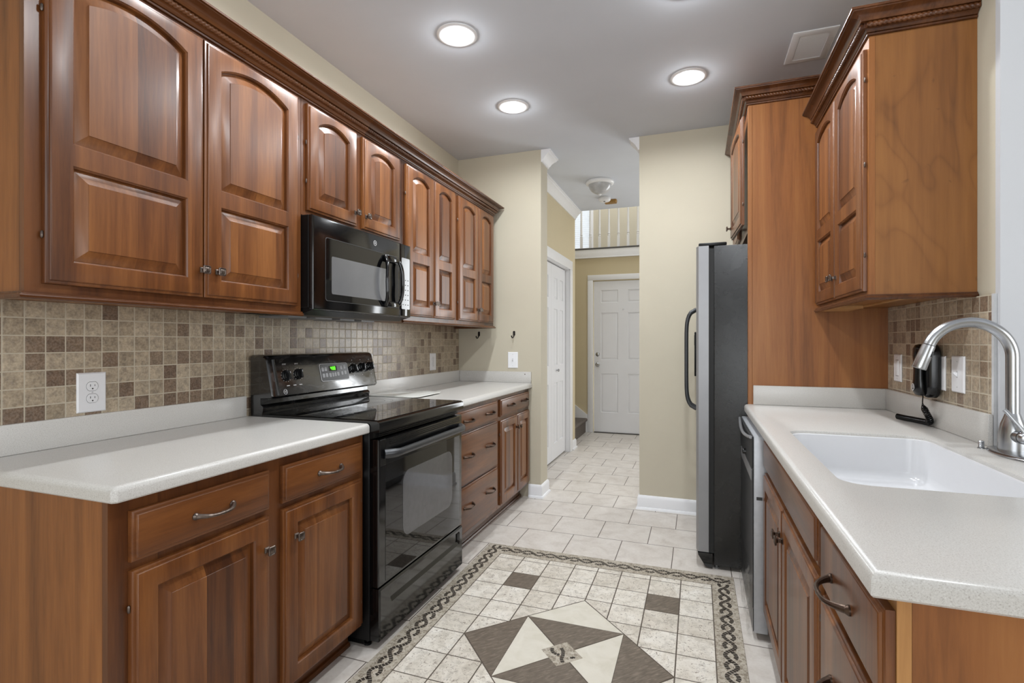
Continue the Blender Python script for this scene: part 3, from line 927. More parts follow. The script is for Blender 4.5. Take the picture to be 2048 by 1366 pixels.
for u in (2.313, 2.385, 2.463):
    g.box(u - 0.002, u + 0.002, 0.140, 0.144, 0.0002, 0.0006); g.box(u - 0.003, u + 0.003, 0.058, 0.0605, 0.0002, 0.0006)
g.build('printed_marks', LABELW, rg, smooth=0)
def monogram(fr, u, v, w, r, parent):
    g = G(fr)
    n = 28
    ring = lambda rr, ww: [(u + rr * math.cos(2 * PI * k / n), v + rr * math.sin(2 * PI * k / n), ww) for k in range(n)]
    g.loops([ring(r, w), ring(r, w + 0.0006), ring(r * 0.86, w + 0.0006), ring(r * 0.86, w)], False, False)
    text_geo(g, 'GE', r * 1.05, u, v, w + 0.0005)
    for k in range(4):
        a = PI / 4 + k * PI / 2
        cu, cv = u + r * 0.70 * math.cos(a), v + r * 0.70 * math.sin(a)
        g.box(cu - r * 0.10, cu + r * 0.10, cv - r * 0.06, cv + r * 0.06, w + 0.0002, w + 0.0006)
    return g.build('round_emblem', LABELW, parent, smooth=0)
monogram(fp, 1.812, 0.016, 0.0003, 0.0115, rg)
# clock panel
g = G(fp)
g.loops([rrect(2.055, 2.262, 0.045, 0.128, 0.008, 0.0002), rrect(2.055, 2.262, 0.045, 0.128, 0.008, 0.0022), rrect(2.058, 2.259, 0.048, 0.125, 0.006, 0.0026)], False, True)
cp = g.build('clock_panel', plain('dark_grey_panel', srgb(46, 46, 48), 0.3), rg, smooth=0)
g = G(fp)
g.loops([rrect(2.0525, 2.2645, 0.0425, 0.1305, 0.0105, 0.0002), rrect(2.0525, 2.2645, 0.0425, 0.1305, 0.0105, 0.0030), rrect(2.055, 2.262, 0.045, 0.128, 0.008, 0.0030), rrect(2.055, 2.262, 0.045, 0.128, 0.008, 0.0002)], False, False)
g.build('panel_bezel', LABELW, cp, smooth=0)
def seven(g, ch, u, v, h, w):
    on = {'0': 'abcdef', '4': 'fgbc', ':': ''}[ch]
    b = h * 0.5; th = h * 0.12
    sg = {'a': (0, b, h - th, h), 'g': (0, b, h / 2 - th / 2, h / 2 + th / 2), 'd': (0, b, 0, th), 'f': (0, th, h / 2, h), 'e': (0, th, 0, h / 2), 'b': (b - th, b, h / 2, h), 'c': (b - th, b, 0, h / 2)}
    for c in on:
        x0, x1, y0, y1 = sg[c]
        g.box(u + x0, u + x1, v + y0, v + y1, w, w + 0.0004)
g = G(fp); g.box(2.118, 2.178, 0.092, 0.118, 0.0027, 0.0030); g.build('display_screen', BGLASS, cp, smooth=0)
g = G(fp)
seven(g, '4', 2.130, 0.097, 0.017, 0.0031); seven(g, '0', 2.1445, 0.097, 0.017, 0.0031); seven(g, '0', 2.157, 0.097, 0.017, 0.0031)
g.box(2.1407, 2.1423, 0.101, 0.1026, 0.0031, 0.0034); g.box(2.1407, 2.1423, 0.109, 0.1106, 0.0031, 0.0034)
g.build('display_digits', GREEN, cp, smooth=0)
for (u, v, hw, hh) in ((2.072, 0.103, 0.0085, 0.010), (2.094, 0.104, 0.0085, 0.010), (2.073, 0.072, 0.0085, 0.010), (2.096, 0.073, 0.0085, 0.010), (2.122, 0.072, 0.009, 0.010), (2.143, 0.073, 0.007, 0.010), (2.161, 0.074, 0.007, 0.010), (2.182, 0.075, 0.0085, 0.010),
                       (2.212, 0.106, 0.008, 0.009), (2.237, 0.108, 0.008, 0.009), (2.214, 0.077, 0.008, 0.009), (2.239, 0.079, 0.008, 0.009)):
    g = G(fp); g.loops([rrect(u - hw, u + hw, v - hh, v + hh, 0.004, 0.0026), rrect(u - hw, u + hw, v - hh, v + hh, 0.004, 0.0034)], False, True); g.build('keypad_button', BUTTON, cp, smooth=0)

# ------------------------------------------------------------------ microwave
MY0, MY1 = 1.6835, 2.4385
MXF = -1.480
mw = thing('microwave_oven', (-1.66, (MY0 + MY1) / 2, 1.34), 'black over-the-range microwave mounted above the stove', 'microwave')
g = G(); g.box(XL + 0.009, MXF - 0.0005, MY0, MY1, 1.362, 1.7395, 0.002, 1); g.build('microwave_case', BLACKS, mw)
g = G()
sec = [(XL + 0.009, 1.361), (XL + 0.009, 1.345), (-1.62, 1.334), (-1.53, 1.334), (MXF + 0.012, 1.352), (MXF + 0.012, 1.361)]
g.loops([[(x, MY0 + 0.004, z) for x, z in sec], [(x, MY1 - 0.004, z) for x, z in sec]]); un = g.build('vent_base', BLACKS, mw, smooth=0)
for k in range(4):
    g = G(); g.box(-1.80, -1.64, MY0 + 0.06 + 0.17 * k, MY0 + 0.17 + 0.17 * k, 1.328, 1.336); g.build('filter_grille', STEEL, un, smooth=0)
fm = FL(MXF)
SY = 2.332
def facebox(u0, u1, v0, v1, name, mat, parent):
    g = G(fm)
    g.loops([rect(u0, u1, v0, v1, 0, 0.0), rect(u0, u1, v0, v1, 0, 0.016), rect(u0, u1, v0, v1, 0.0025, 0.021), rect(u0, u1, v0, v1, 0.007, 0.023)])
    return g.build(name, mat, parent)
md = facebox(MY0 + 0.001, SY - 0.001, 1.354, 1.7385, 'microwave_door', BLACK, mw)
mp = facebox(SY + 0.0005, MY1 - 0.001, 1.354, 1.7385, 'control_panel', BLACK, mw)
g = G(fm)
o_ = lambda d, w: rrect(1.756 + d, 2.312 - d, 1.394 + d, 1.660 - d, 0.012, w)
g.loops([o_(0, 0.0232), o_(0, 0.0240), o_(0.0022, 0.0240), o_(0.0022, 0.0232)], False, False); g.build('window_border', INK, md, smooth=0)
g = G(fm); g.loops([o_(0.003, 0.0231), o_(0.003, 0.0235)], False, True); g.build('door_glass', BGLASS, md, smooth=0)
g = G(fm); a_ = lambda w: rrect(1.795, 2.205, 1.425, 1.585, 0.008, w); g.loops([a_(0.0236), a_(0.0239)], False, True); g.build('mesh_window', MICROWIN, md, smooth=0)
monogram(fm, 2.108, 1.697, 0.0232, 0.0125, md)
# bowed loop handle: two ribs joined by pads
g = G(fm)
for du in (-0.064, 0.064):
    pts, rad = [], []
    for i in range(21):
        x = -1 + 2 * i / 20
        pts.append((2.240 + du * (0.84 + 0.26 * (1 - x * x)), 1.524 + 0.122 * x, 0.028 + 0.024 * (1 - x ** 4)))
        rad.append(0.0095)
    g.tube(pts, rad, 10)
g.box(2.184, 2.296, 1.622, 1.654, 0.0242, 0.044, 0.006); g.box(2.184, 2.296, 1.394, 1.424, 0.0242, 0.044, 0.006)
g.build('door_handle', BLACK, md, smooth=50)
g = G(fm)
g.loops([rrect(2.344, 2.424, 1.395, 1.665, 0.006, 0.0231), rrect(2.344, 2.424, 1.395, 1.665, 0.006, 0.0236)], False, True)
kp = g.build('touch_pad', BLACK, mp, smooth=0)
g = G(fm)
for r_ in range(6):
    for c_ in range(3):
        u, v = 2.358 + c_ * 0.024, 1.418 + r_ * 0.026
        g.box(u - 0.005, u + 0.005, v - 0.0022, v + 0.0022, 0.0236, 0.0238)
g.build('keypad_print', INK, kp, smooth=0)

# ------------------------------------------------------------------ cutting board
g = G(Fr((-1.672, 2.722, CT + 0.006), (1, 0, 0), (0, 1, 0)))
g.loops([rrect(-0.168, 0.172, -0.172, 0.168, 0.05, -0.0), rrect(-0.172, 0.176, -0.176, 0.172, 0.054, 0.003), rrect(-0.172, 0.176, -0.176, 0.172, 0.054, 0.006), rrect(-0.166, 0.170, -0.170, 0.166, 0.05, 0.0085)])
bd = tag(g.build('cutting_board', BOARDM, loc=(-1.672, 2.722, CT)), 'white cutting board lying on the counter against the right side of the range', 'cutting board')
for sx in (-0.12, 0.12):
    for sy in (-0.12, 0.12):
        g = G(); g.lathe((-1.672 + sx, 2.722 + sy, CT + 0.0002), [(0.008, 0), (0.008, 0.0058)], 'w', 12)
        f = g.build('rubber_foot', SLOT, bd)

# ------------------------------------------------------------------ outlets and switches
def plate(fr, u, v, w, hw, hh, name, label, cat, kind):
    t = thing(name, tuple(fr(u, v, w)), label, cat)
    g = G(fr)
    g.loops([rect(u - hw, u + hw, v - hh, v + hh, 0, w + 0.0003), rect(u - hw, u + hw, v - hh, v + hh, 0, w + 0.0025), rect(u - hw, u + hw, v - hh, v + hh, 0.004, w + 0.0060)])
    pl = g.build('cover_plate', PLASTIC, t)
    if kind == 'duplex':
        for dv in (-0.0195, 0.0195):
            g = G(fr)
            o = lambda d, ww: [(u + max(-0.0165 + d, min(0.0165 - d, (0.0172 - d) * math.cos(2 * PI * k / 28))) if False else u + (0.0168 - d) * math.cos(2 * PI * k / 28), v + dv + max(-0.0142 + d, min(0.0142 - d, (0.0168 - d) * math.sin(2 * PI * k / 28))), ww) for k in range(28)]
            g.loops([o(0, w + 0.0060), o(0, w + 0.0072), o(0.001, w + 0.0078)], False, True)
            s_ = g.build('socket', PLASTIC, t, smooth=0)
            g = G(fr)
            for du, h in ((-0.0065, 0.0048), (0.0065, 0.0038)):
                g.box(u + du - 0.0009, u + du + 0.0009, v + dv + 0.002 - h / 2, v + dv + 0.002 + h, w + 0.0078, w + 0.0080)
            g.lathe((u, v + dv - 0.0075, w + 0.0078), [(0.0024, 0), (0.0024, 0.0002)], 'w', 10)
            ring = [(u + (0.0178) * math.cos(2 * PI * k / 28), v + dv + max(-0.0152, min(0.0152, 0.0178 * math.sin(2 * PI * k / 28)))) for k in range(28)]
            rin = [(u + (0.0170) * math.cos(2 * PI * k / 28), v + dv + max(-0.0144, min(0.0144, 0.0170 * math.sin(2 * PI * k / 28)))) for k in range(28)]
            g.loops([[(a, b, w + 0.0061) for a, b in ring], [(a, b, w + 0.0062) for a, b in ring], [(a, b, w + 0.0062) for a, b in rin], [(a, b, w + 0.0061) for a, b in rin]], False, False)
            g.build('slots', SLOT, s_, smooth=0)
    elif kind == 'toggle':
        g = G(fr); g.box(u - 0.005, u + 0.005, v - 0.012, v + 0.012, w + 0.0058, w + 0.0068); g.build('toggle_slot', LABELW, t, smooth=0)
        g = G(fr); g.loops([rect(u - 0.0042, u + 0.0042, v - 0.010, v + 0.006, 0, w + 0.006), rect(u - 0.0036, u + 0.0036, v + 0.002, v + 0.009, 0, w + 0.018)]); g.build('toggle', PLASTIC, t)
    elif kind == 'rocker':
        g = G(fr); g.loops([rect(u - 0.0165, u + 0.0165, v - 0.0335, v + 0.0335, 0, w + 0.0060), rect(u - 0.0165, u + 0.0165, v - 0.0335, v + 0.0335, 0, w + 0.0075), rect(u - 0.0165, u + 0.0165, v - 0.0335, v + 0.0335, 0.002, w + 0.0085)], False, True); g.build('rocker', PLASTIC, t)
        g = G(fr)
        for dv in (-0.036, 0.036): g.box(u - 0.017, u + 0.017, v + dv - 0.0007, v + dv + 0.0007, w + 0.0060, w + 0.0066)
        g.build('gap_line', INK, t, smooth=0)
    g = G(fr)
    for dv in ((0,) if kind == 'duplex' else (-0.045, 0.045) if kind != 'rocker' else (-0.048, 0.048)):
        g.lathe((u, v + dv, w + 0.0060), [(0.0026, 0), (0.0026, 0.0006), (0.0012, 0.001)], 'w', 10)
    g.build('screw', LABELW, t)
    return t
WT = 0.008
plate(FL(XL + WT), 1.115, 1.059, 0, 0.043, 0.064, 'wall_outlet', 'white double outlet in the tile backsplash above the counter nearest the camera', 'outlet', 'duplex')
plate(FL(XL + WT), 3.418, 1.073, 0, 0.044, 0.064, 'wall_outlet', 'white double outlet in the tile backsplash above the far left counter', 'outlet', 'duplex')
plate(FL(XL + WT), 2.612, 1.086, 0, 0.044, 0.064, 'wall_outlet', 'white plate partly hidden behind the right end of the range backguard', 'outlet', 'blank')
plate(FN(YF), -1.382, 1.076, 0, 0.042, 0.064, 'light_switch', 'white light switch on the cream wall left of the hall opening', 'switch', 'toggle')
FW = FRR(XR - WT - 0.0005)
plate(FW, -2.800, 1.104, 0, 0.044, 0.062, 'light_switch', 'white rocker switch between the fridge panel and the black phone', 'switch', 'rocker')
plate(FW, -2.225, 1.109, 0, 0.046, 0.064, 'light_switch', 'white toggle switch right of the black phone, behind the faucet', 'switch', 'toggle')
# telephone plate and telephone
plate(FW, -2.372, 1.106, 0, 0.048, 0.064, 'phone_plate', 'white wall plate directly behind the black telephone', 'wall plate', 'blank')
ph = thing('wall_telephone', (XR - 0.015, 2.42, 1.1), 'black corded telephone hanging on the right tile backsplash', 'telephone')
g = G(FW)
def pill(w, d, hw=0.048, hh=0.103, u=-2.392, v=1.112, r=0.045):
    return rrect(u - hw + d, u + hw - d, v - hh + d, v + hh - d, r - d * 0.5, w, 7)
g.loops([pill(0.0066, 0.004), pill(0.010, 0.0), pill(0.034, 0.0), pill(0.045, 0.006), pill(0.049, 0.016)], True, True)
g.build('phone_base', RUBBER, ph, smooth=40)
g = G(FW)
hp = []
for (vv, hw, w0, w1) in ((-0.099, 0.012, 0.044, 0.060), (-0.095, 0.024, 0.041, 0.072), (-0.080, 0.030, 0.041, 0.079), (-0.055, 0.029, 0.042, 0.080), (-0.035, 0.026, 0.046, 0.078), (0.0, 0.025, 0.047, 0.077), (0.035, 0.026, 0.046, 0.078), (0.055, 0.029, 0.042, 0.080), (0.080, 0.030, 0.041, 0.079), (0.095, 0.024, 0.041, 0.072), (0.099, 0.012, 0.044, 0.060)):
    c = (w0 + w1) / 2; h = (w1 - w0) / 2
    hp.append([(-2.392 + hw * math.cos(2 * PI * k / 18), 1.115 + vv, c + h * math.sin(2 * PI * k / 18)) for k in range(18)])
g.loops(hp)
hs = g.build('handset', RUBBER, ph, smooth=60)
g = G(FW)
n = 24
cu, cv, cw = -2.392, 1.115 - 0.066, 0.0800
ring = lambda r, w: [(cu + r * math.cos(2 * PI * k / n), cv + r * math.sin(2 * PI * k / n), w) for k in range(n)]
g.loops([ring(0.014, cw), ring(0.014, cw + 0.0008), ring(0.0105, cw + 0.0008), ring(0.0105, cw)], False, False)
g.box(cu - 0.010, cu + 0.010, cv - 0.0015, cv + 0.0015, cw, cw + 0.0008); g.box(cu - 0.008, cu + 0.008, cv + 0.004, cv + 0.006, cw, cw + 0.0008)
g.build('round_emblem', LABELW, hs, smooth=0)
g = G()
ctrl = [(0.815, 2.390, 1.016), (0.812, 2.384, 0.985), (0.818, 2.368, 0.955), (0.830, 2.372, 0.928), (0.836, 2.400, 0.914), (0.828, 2.440, 0.912), (0.812, 2.485, 0.912), (0.796, 2.525, 0.912), (0.782, 2.552, 0.914)]
def catmull(P, n=40):
    P = [Vector(p) for p in P]; out = []
    Q = [P[0] * 2 - P[1]] + P + [P[-1] * 2 - P[-2]]
    for i in range(1, len(Q) - 2):
        for k in range(n):
            t = k / n
            a, b, c, d = Q[i - 1], Q[i], Q[i + 1], Q[i + 2]
            out.append(0.5 * ((2 * b) + (c - a) * t + (2 * a - 5 * b + 4 * c - d) * t * t + (3 * b - a - 3 * c + d) * t ** 3))
    out.append(P[-1])
    return out
cp_ = catmull(ctrl, 60)
pts = []; ang = 0.0; prev = None
for i, p in enumerate(cp_):
    d = (cp_[min(i + 1, len(cp_) - 1)] - cp_[max(i - 1, 0)]).normalized()
    a = Vector((0.3, 0.2, 1)) if prev is None else prev
    x = (a - d * a.dot(d)).normalized(); prev = x
    y = d.cross(x)
    s_ = i / (len(cp_) - 1)
    R = 0.0085 * min(1.0, max(0.0, (s_ - 0.10) / 0.12))
    R = min(R, 0.0085) if s_ < 0.985 else 0.006
    pts.append(tuple(p + (x * math.cos(ang) + y * math.sin(ang)) * R))
    step = (cp_[min(i + 1, len(cp_) - 1)] - p).length
    ang += step / 0.0052 * 2 * PI if R > 0 else 0
# resample helix finely
fine = []
L = [Vector(p) for p in cp_]
cum = [0.0]
for a, b in zip(L, L[1:]): cum.append(cum[-1] + (b - a).length)
tot = cum[-1]; NF = int(tot / 0.0056 * 12); prev = None; j = 0
for i in range(NF + 1):
    s_ = tot * i / NF
    while j < len(cum) - 2 and cum[j + 1] < s_: j += 1
    f = (s_ - cum[j]) / max(1e-9, cum[j + 1] - cum[j])
    p = L[j].lerp(L[j + 1], f); d = (L[j + 1] - L[j]).normalized()
    a = Vector((0.3, 0.2, 1)) if prev is None else prev
    x = (a - d * a.dot(d)).normalized(); prev = x; y = d.cross(x)
    R = 0.0098 * min(1.0, max(0.0, (s_ / tot - 0.10) / 0.08))
    th = 2 * PI * i / 12
    fine.append(tuple(p + (x * math.cos(th) + y * math.sin(th)) * R))
g.tube(fine, 0.0022, 5)
g.build('coiled_cord', RUBBER, ph, smooth=60)

# coat hooks
def hook(x, z, label):
    t = thing('coat_hook', (x, YF, z), label, 'hook', 'coat hooks')
    f = FN(YF)
    g = G(f)
    g.loops([rrect(x - 0.009, x + 0.009, z - 0.008, z + 0.030, 0.008, 0.0004), rrect(x - 0.009, x + 0.009, z - 0.008, z + 0.030, 0.008, 0.004)]); g.build('back_plate', DKBRONZE, t)
    g = G(f)
    g.tube([(x, z + 0.02, 0.003), (x, z + 0.005, 0.008), (x, z - 0.012, 0.012), (x - 0.003, z - 0.024, 0.022), (x - 0.005, z - 0.025, 0.034), (x - 0.006, z - 0.016, 0.043), (x - 0.006, z - 0.008, 0.045)], [0.004, 0.004, 0.004, 0.004, 0.004, 0.0045, 0.006], 8); g.build('hook_arm', DKBRONZE, t)
hook(-1.676, 1.275, 'dark coat hook under the far end of the left wall cabinets')
hook(-1.372, 1.278, 'dark coat hook on the cream wall above the light switch')

# ------------------------------------------------------------------ right run: tall refrigerator cabinet with end panel
PY = 2.940                        # near face of the tall end panel
ep = thing('tall_end_panel', (0.56, PY, 0), 'tall cherry panel standing between the right counter and the refrigerator', 'cabinet panel')
fc = thing('wall_cabinet', (0.56, 3.4, 1.8), 'two-door cherry cabinet high above the refrigerator', 'cabinet')
g = G(); g.box(0.2705, XR - 0.0005, PY, PY + 0.020, 0.0, 2.456); g.build('veneer_panel', WOODS, ep, smooth=0)
g = G(); g.box(0.250, 0.270, PY - 0.0005, PY + 0.0265, 0.0, 2.456, 0.001, 1); g.build('panel_stile', WOODS, ep)
g = G(); g.box(0.2705, XR - 0.0005, PY + 0.0205, 3.866, 1.800, 2.456); g.build('cabinet_box', WOODF, fc, smooth=0)
g = G(); g.box(0.252, 0.2702, PY + 0.0365, 3.866, 1.800, 2.456); g.build('face_frame', WOODF, fc, smooth=0)
f1 = FRR(0.251)
# the nearer door stands a little open
du = Vector((0.21 - 0.236, 3.405 - 2.972, 0)); fdoor = Fr((0.21, 3.405, 0), tuple(-du.normalized()), (0, 0, 1))
cab_door(fdoor, 0.0, du.length, 1.840, 2.412, fc, 'arch', (0.025, 1.905), (du.length + 0.003, (1.95, 2.28)), arch=0.035, kmat=BRONZE)
cab_door(f1, -3.845, -3.415, 1.840, 2.412, fc, 'arch', (-3.44, 1.905), (-3.848, (1.95, 2.28)), arch=0.035, kmat=BRONZE)
crown([(XR - 0.002, PY - 0.0006, 2.452), (0.2498, PY - 0.0006, 2.452), (0.2498, 3.868, 2.452)], -1, 'cherry crown moulding with rope trim on the tall cabinet above the refrigerator',
      [(XR - 0.002, PY, 2.452), (0.236, PY, 2.452), (0.25, 3.868, 2.452)][0:2] + [])
# right wall cabinet over the counter
RX = 0.567
wr = thing('wall_cabinet', (0.72, 2.53, 1.386), 'cherry wall cabinet on the right above the phone and sink counter', 'cabinet')
g = G(); g.box(RX + 0.0185, XR - 0.0005, 2.121, 2.9385, 1.386, 2.30); g.build('cabinet_box', PLY, wr, smooth=0)
face_frame(FRR(RX), -2.9385, -2.1205, 1.386, 2.30, [(-2.9385, -2.1205, 1.386, 2.30)], wr, WOODS)
cab_door(FRR(RX), -2.520, -2.140, 1.402, 2.258, wr, 'tall', (-2.495, 1.492), (-2.137, (1.53, 1.85, 2.15)), arch=0.038)
cab_door(FRR(RX), -2.902, -2.524, 1.402, 2.258, wr, 'tall', (-2.549, 1.492), (-2.905, (1.53, 2.15)), arch=0.038)
g = G(); g.sweep(RAILP, [(XR - 0.002, 2.121, 1.370), (RX, 2.121, 1.370), (RX, 2.9385, 1.370)], -1); g.build('light_rail', WOODM, wr)
g = G(); g.box(RX + 0.004, 0.70, 2.70, 2.9380, 1.372, 1.3855); g.box(0.70, 0.72, 2.124, 2.9380, 1.3795, 1.3855); g.build('underside_cleat', MAPLE, wr, smooth=0)
crown([(XR - 0.002, 2.1206, 2.292), (RX, 2.1206, 2.292), (RX, 2.9390, 2.292)], -1, 'cherry crown moulding with rope trim on the right wall cabinet',
      [(XR - 0.002, 2.121, 2.292), (RX - 0.0135, 2.121, 2.292)])
for o_, nm in ((COL.objects[-1], 0),):
    pass
rt = COL.objects[-1].parent
rope([(RX, 2.107, 2.292), (RX, 2.938, 2.292)], -1, 0.0225, 0.031).build('rope_trim', WOODM, rt, smooth=60)
for o_ in list(COL.objects):
    if o_.name.startswith('crown_moulding') and 'above the refrigerator' in o_.get('label', ''):
        rope([(0.25, PY - 0.014, 2.452), (0.25, 3.868, 2.452)], -1, 0.0225, 0.031).build('rope_trim', WOODM, o_, smooth=60)

# ------------------------------------------------------------------ right base cabinets
XRB = 0.272
fr_ = FRR(XRB)
nb = thing('base_cabinet', (0.58, 1.1, 0), 'cherry drawer cabinet under the near corner of the right counter', 'cabinet', 'base cabinets')
g = G(); g.box(XRB + 0.0185, 1.35, 0.893, 1.305, 0.105, CB - 0.001); g.build('cabinet_box', WOODS, nb, smooth=0)
g = G(); g.box(XRB + 0.0185, 1.35, 0.889, 0.8928, 0.0, CB - 0.001); g.build('end_panel', WOODS, nb, smooth=0)
g = G(fr_); g.box(-1.305, -0.889, 0.105, CB - 0.001, -0.018, 0); g.build('face_frame', MAPLE, nb, smooth=0)
g = G(); g.box(XRB + 0.07, 1.35, 0.893, 1.305, 0, 0.1045); g.build('toe_kick', WOODM, nb, smooth=0)
for (z0, z1, pz) in ((0.692, 0.832, 0.752), (0.410, 0.672, 0.55), (0.135, 0.395, 0.28)):
    d = slab(fr_, -1.287, -0.893, z0, z1, T, None, WOODV, nb, 'drawer_front')
    pull(fr_, -1.115, pz, T, d, BRONZE, half=0.064, proj=0.032)
sb = thing('sink_cabinet', (0.58, 1.8, 0), 'cherry two-door cabinet beneath the white sink, beside the dishwasher', 'cabinet', 'base cabinets')
g = G()
g.box(XRB + 0.0185, XR - 0.02, 1.3065, 1.325, 0.105, CB - 0.001); g.box(XRB + 0.0185, XR - 0.02, 2.298, 2.316, 0.105, CB - 0.001)
g.box(XRB + 0.0185, XR - 0.02, 1.325, 2.298, 0.105, 0.125); g.box(XR - 0.02, XR - 0.005, 1.3065, 1.98, 0.105, CB - 0.001)
g.build('cabinet_box', WOODS, sb, smooth=0)
face_frame(fr_, -2.316, -1.3065, 0.105, CB, [(-2.316, -2.280, 0.105, CB - 0.001), (-1.345, -1.3065, 0.105, CB - 0.001), (-2.280, -1.345, 0.82, CB - 0.001), (-2.280, -1.345, 0.67, 0.72), (-2.280, -1.345, 0.105, 0.14), (-1.85, -1.79, 0.14, 0.67)], sb)
g = G(); g.box(XRB + 0.07, XR - 0.02, 1.3065, 2.316, 0, 0.1045); g.build('toe_kick', WOODM, sb, smooth=0)
slab(fr_, -2.310, -1.333, 0.714, 0.832, T, None, WOODH, sb, 'false_drawer_front')
cab_door(fr_, -1.826, -1.333, 0.125, 0.692, sb, 'square', (-1.800, 0.600), (-1.330, (0.2, 0.6)), kmat=BRONZE)
cab_door(fr_, -2.310, -1.830, 0.125, 0.692, sb, 'square', (-1.858, 0.600), (-2.313, (0.2, 0.6)), kmat=BRONZE)

# counter with undermounted sink
def sink_loop(d):
    return [(x, y) for x, y, _ in rrect(0.318 + d, 0.738 - d, 1.374 + d, 2.146 - d, 0.060 - d * 0.5, 0, 8)]
c3 = countertop('countertop', [(0.232, 0.859, 1), (1.36, 0.859, 1), (1.36, 1.984, 0), (XR - 0.001, 1.984, 0), (XR - 0.001, 2.939, 0), (0.232, 2.939, 1)], 'pale speckled countertop on the right around the white sink', (0.6, 1.9, CT), hole=sink_loop, group='speckled countertops')
g = G(); g.box(XR - 0.024, XR - 0.0095, 2.0005, 2.921, CT + 0.0003, 0.998, 0.003); g.build('backsplash_lip', COUNTER, c3)
g = G(); g.box(0.274, XR - 0.0095, 2.9215, 2.9392, CT + 0.0003, 0.997, 0.003); g.build('side_lip', COUNTER, c3)
sk = thing('sink', (0.53, 1.76, 0.75), 'white undermounted sink in the right countertop', 'sink')
g = G()
def bowl(d, z): return [(x, y, z) for x, y in sink_loop(d)]
g.loops([bowl(0.0004, CB - 0.02), bowl(0.0004, CT - 0.0115), bowl(0.002, CT - 0.0105), bowl(0.006, CT - 0.013), bowl(0.014, 0.775), bowl(0.018, 0.757), bowl(0.030, 0.746), bowl(0.045, 0.743), bowl(0.060, 0.742)], False, True)
g.build('basin', SINKW, sk, smooth=50, recalc=False)
g = G(); g.lathe((0.53, 1.76, 0.7424), [(0.045, 0), (0.045, 0.002), (0.036, 0.003), (0.032, 0.0005), (0.012, 0.0008)], 'w', 28); g.build('drain', NICKEL, sk)

g = G(); g.lathe((0.585, 1.62, 0.7424), [(0.016, 0), (0.016, 0.003), (0.011, 0.006), (0.007, 0.010), (0.006, 0.024), (0.010, 0.028), (0.011, 0.034), (0.006, 0.040)], 'w', 18)  # small white turned piece on the basin floor
tag(g.build('white_sink_piece', PLASTIC, loc=(0.585, 1.62, 0.7424), smooth=50), 'small white object standing on the floor of the sink', 'plumbing fitting')
# faucet
FX, FY = 0.866, 1.906
fa = thing('faucet', (FX, FY, CT), 'brushed nickel gooseneck pull-down faucet behind the white sink', 'faucet')
g = G()
n = 36
el = lambda a, b, z: [(FX - 0.010 + a * math.cos(2 * PI * k / n), FY - 0.042 + b * math.sin(2 * PI * k / n), z) for k in range(n)]
g.loops([el(0.049, 0.116, CT + 0.0004), el(0.050, 0.117, CT + 0.004), el(0.047, 0.114, CT + 0.008), el(0.036, 0.10, CT + 0.0104)]); g.build('deck_plate', NICKEL, fa, smooth=50)
g = G(); g.lathe((FX, FY, CT + 0.0105), [(0.034, 0), (0.0335, 0.022), (0.032, 0.05), (0.027, 0.075), (0.021, 0.092), (0.0185, 0.100), (0.0165, 0.106)], 'w', 32); g.build('body', NICKEL, fa, smooth=50)
R = 0.1035; cx, cz = FX - R, 1.178
pts = [(FX, FY, CT + 0.11), (FX, FY, 1.05), (FX, FY, 1.12)]
for i in range(0, 33):
    a = math.radians(160 * i / 32)
    pts.append((cx + R * math.cos(a), FY, cz + R * math.sin(a)))
g = G(); g.tube(pts, 0.0160, 20); g.build('gooseneck_spout', NICKEL, fa, smooth=60)
e = Vector(pts[-1]); d = Vector((-math.sin(math.radians(160)), 0, math.cos(math.radians(160))))
g = G()
q = [(0.001, 0.0160), (0.002, 0.0172), (0.030, 0.0182), (0.072, 0.0192), (0.076, 0.0185), (0.0765, 0.014)]
g.tube([tuple(e + d * a) for a, r in q], [r for a, r in q], 24); sp = g.build('spray_head', NICKEL, fa, smooth=40)
g = G(); g.tube([tuple(e + d * 0.028 + Vector((0.014, -0.010, 0.006))), tuple(e + d * 0.045 + Vector((0.016, -0.012, 0.006)))], 0.0045, 8); g.build('spray_button', BLACKS, sp)
pv0 = Vector((FX, FY, 0.950)); dv = Vector((0.02, -1.0, 0.04)).normalized()
g = G(); g.tube([tuple(pv0 + dv * 0.015), tuple(pv0 + dv * 0.052)], 0.0185, 20); hub = g.build('valve_hub', NICKEL, fa)
g = G(); g.tube([tuple(pv0 + dv * 0.0525), tuple(pv0 + dv * 0.0555)], 0.0172, 20); g.build('black_ring', SLOT, fa)
g = G(); g.tube([tuple(pv0 + dv * 0.056), tuple(pv0 + dv * 0.070), tuple(pv0 + dv * 0.074)], [0.0185, 0.0175, 0.013], 20)
b0 = pv0 + dv * 0.064
g.tube([tuple(b0 + Vector((0.004, -0.002, 0.002))), tuple(b0 + Vector((-0.014, 0.006, 0.034))), tuple(b0 + Vector((-0.034, 0.018, 0.068))), tuple(b0 + Vector((-0.040, 0.021, 0.076)))], [0.010, 0.0085, 0.0105, 0.0095], 14, flat=0.55)
g.build('lever_handle', NICKEL, fa, smooth=50)
# threaded stub beside the faucet
g = G(); pr = [(0.010, 0), (0.010, 0.002)]
for k in range(5): pr += [(0.0065, 0.0025 + k * 0.004), (0.0082, 0.0045 + k * 0.004)]
g.lathe((0.816, 1.962, CT + 0.0004), pr + [(0.006, 0.024)], 'w', 16)
tag(g.build('threaded_stub', NICKEL, loc=(0.816, 1.962, CT)), 'small threaded metal stub on the counter at the left of the faucet', 'plumbing fitting')

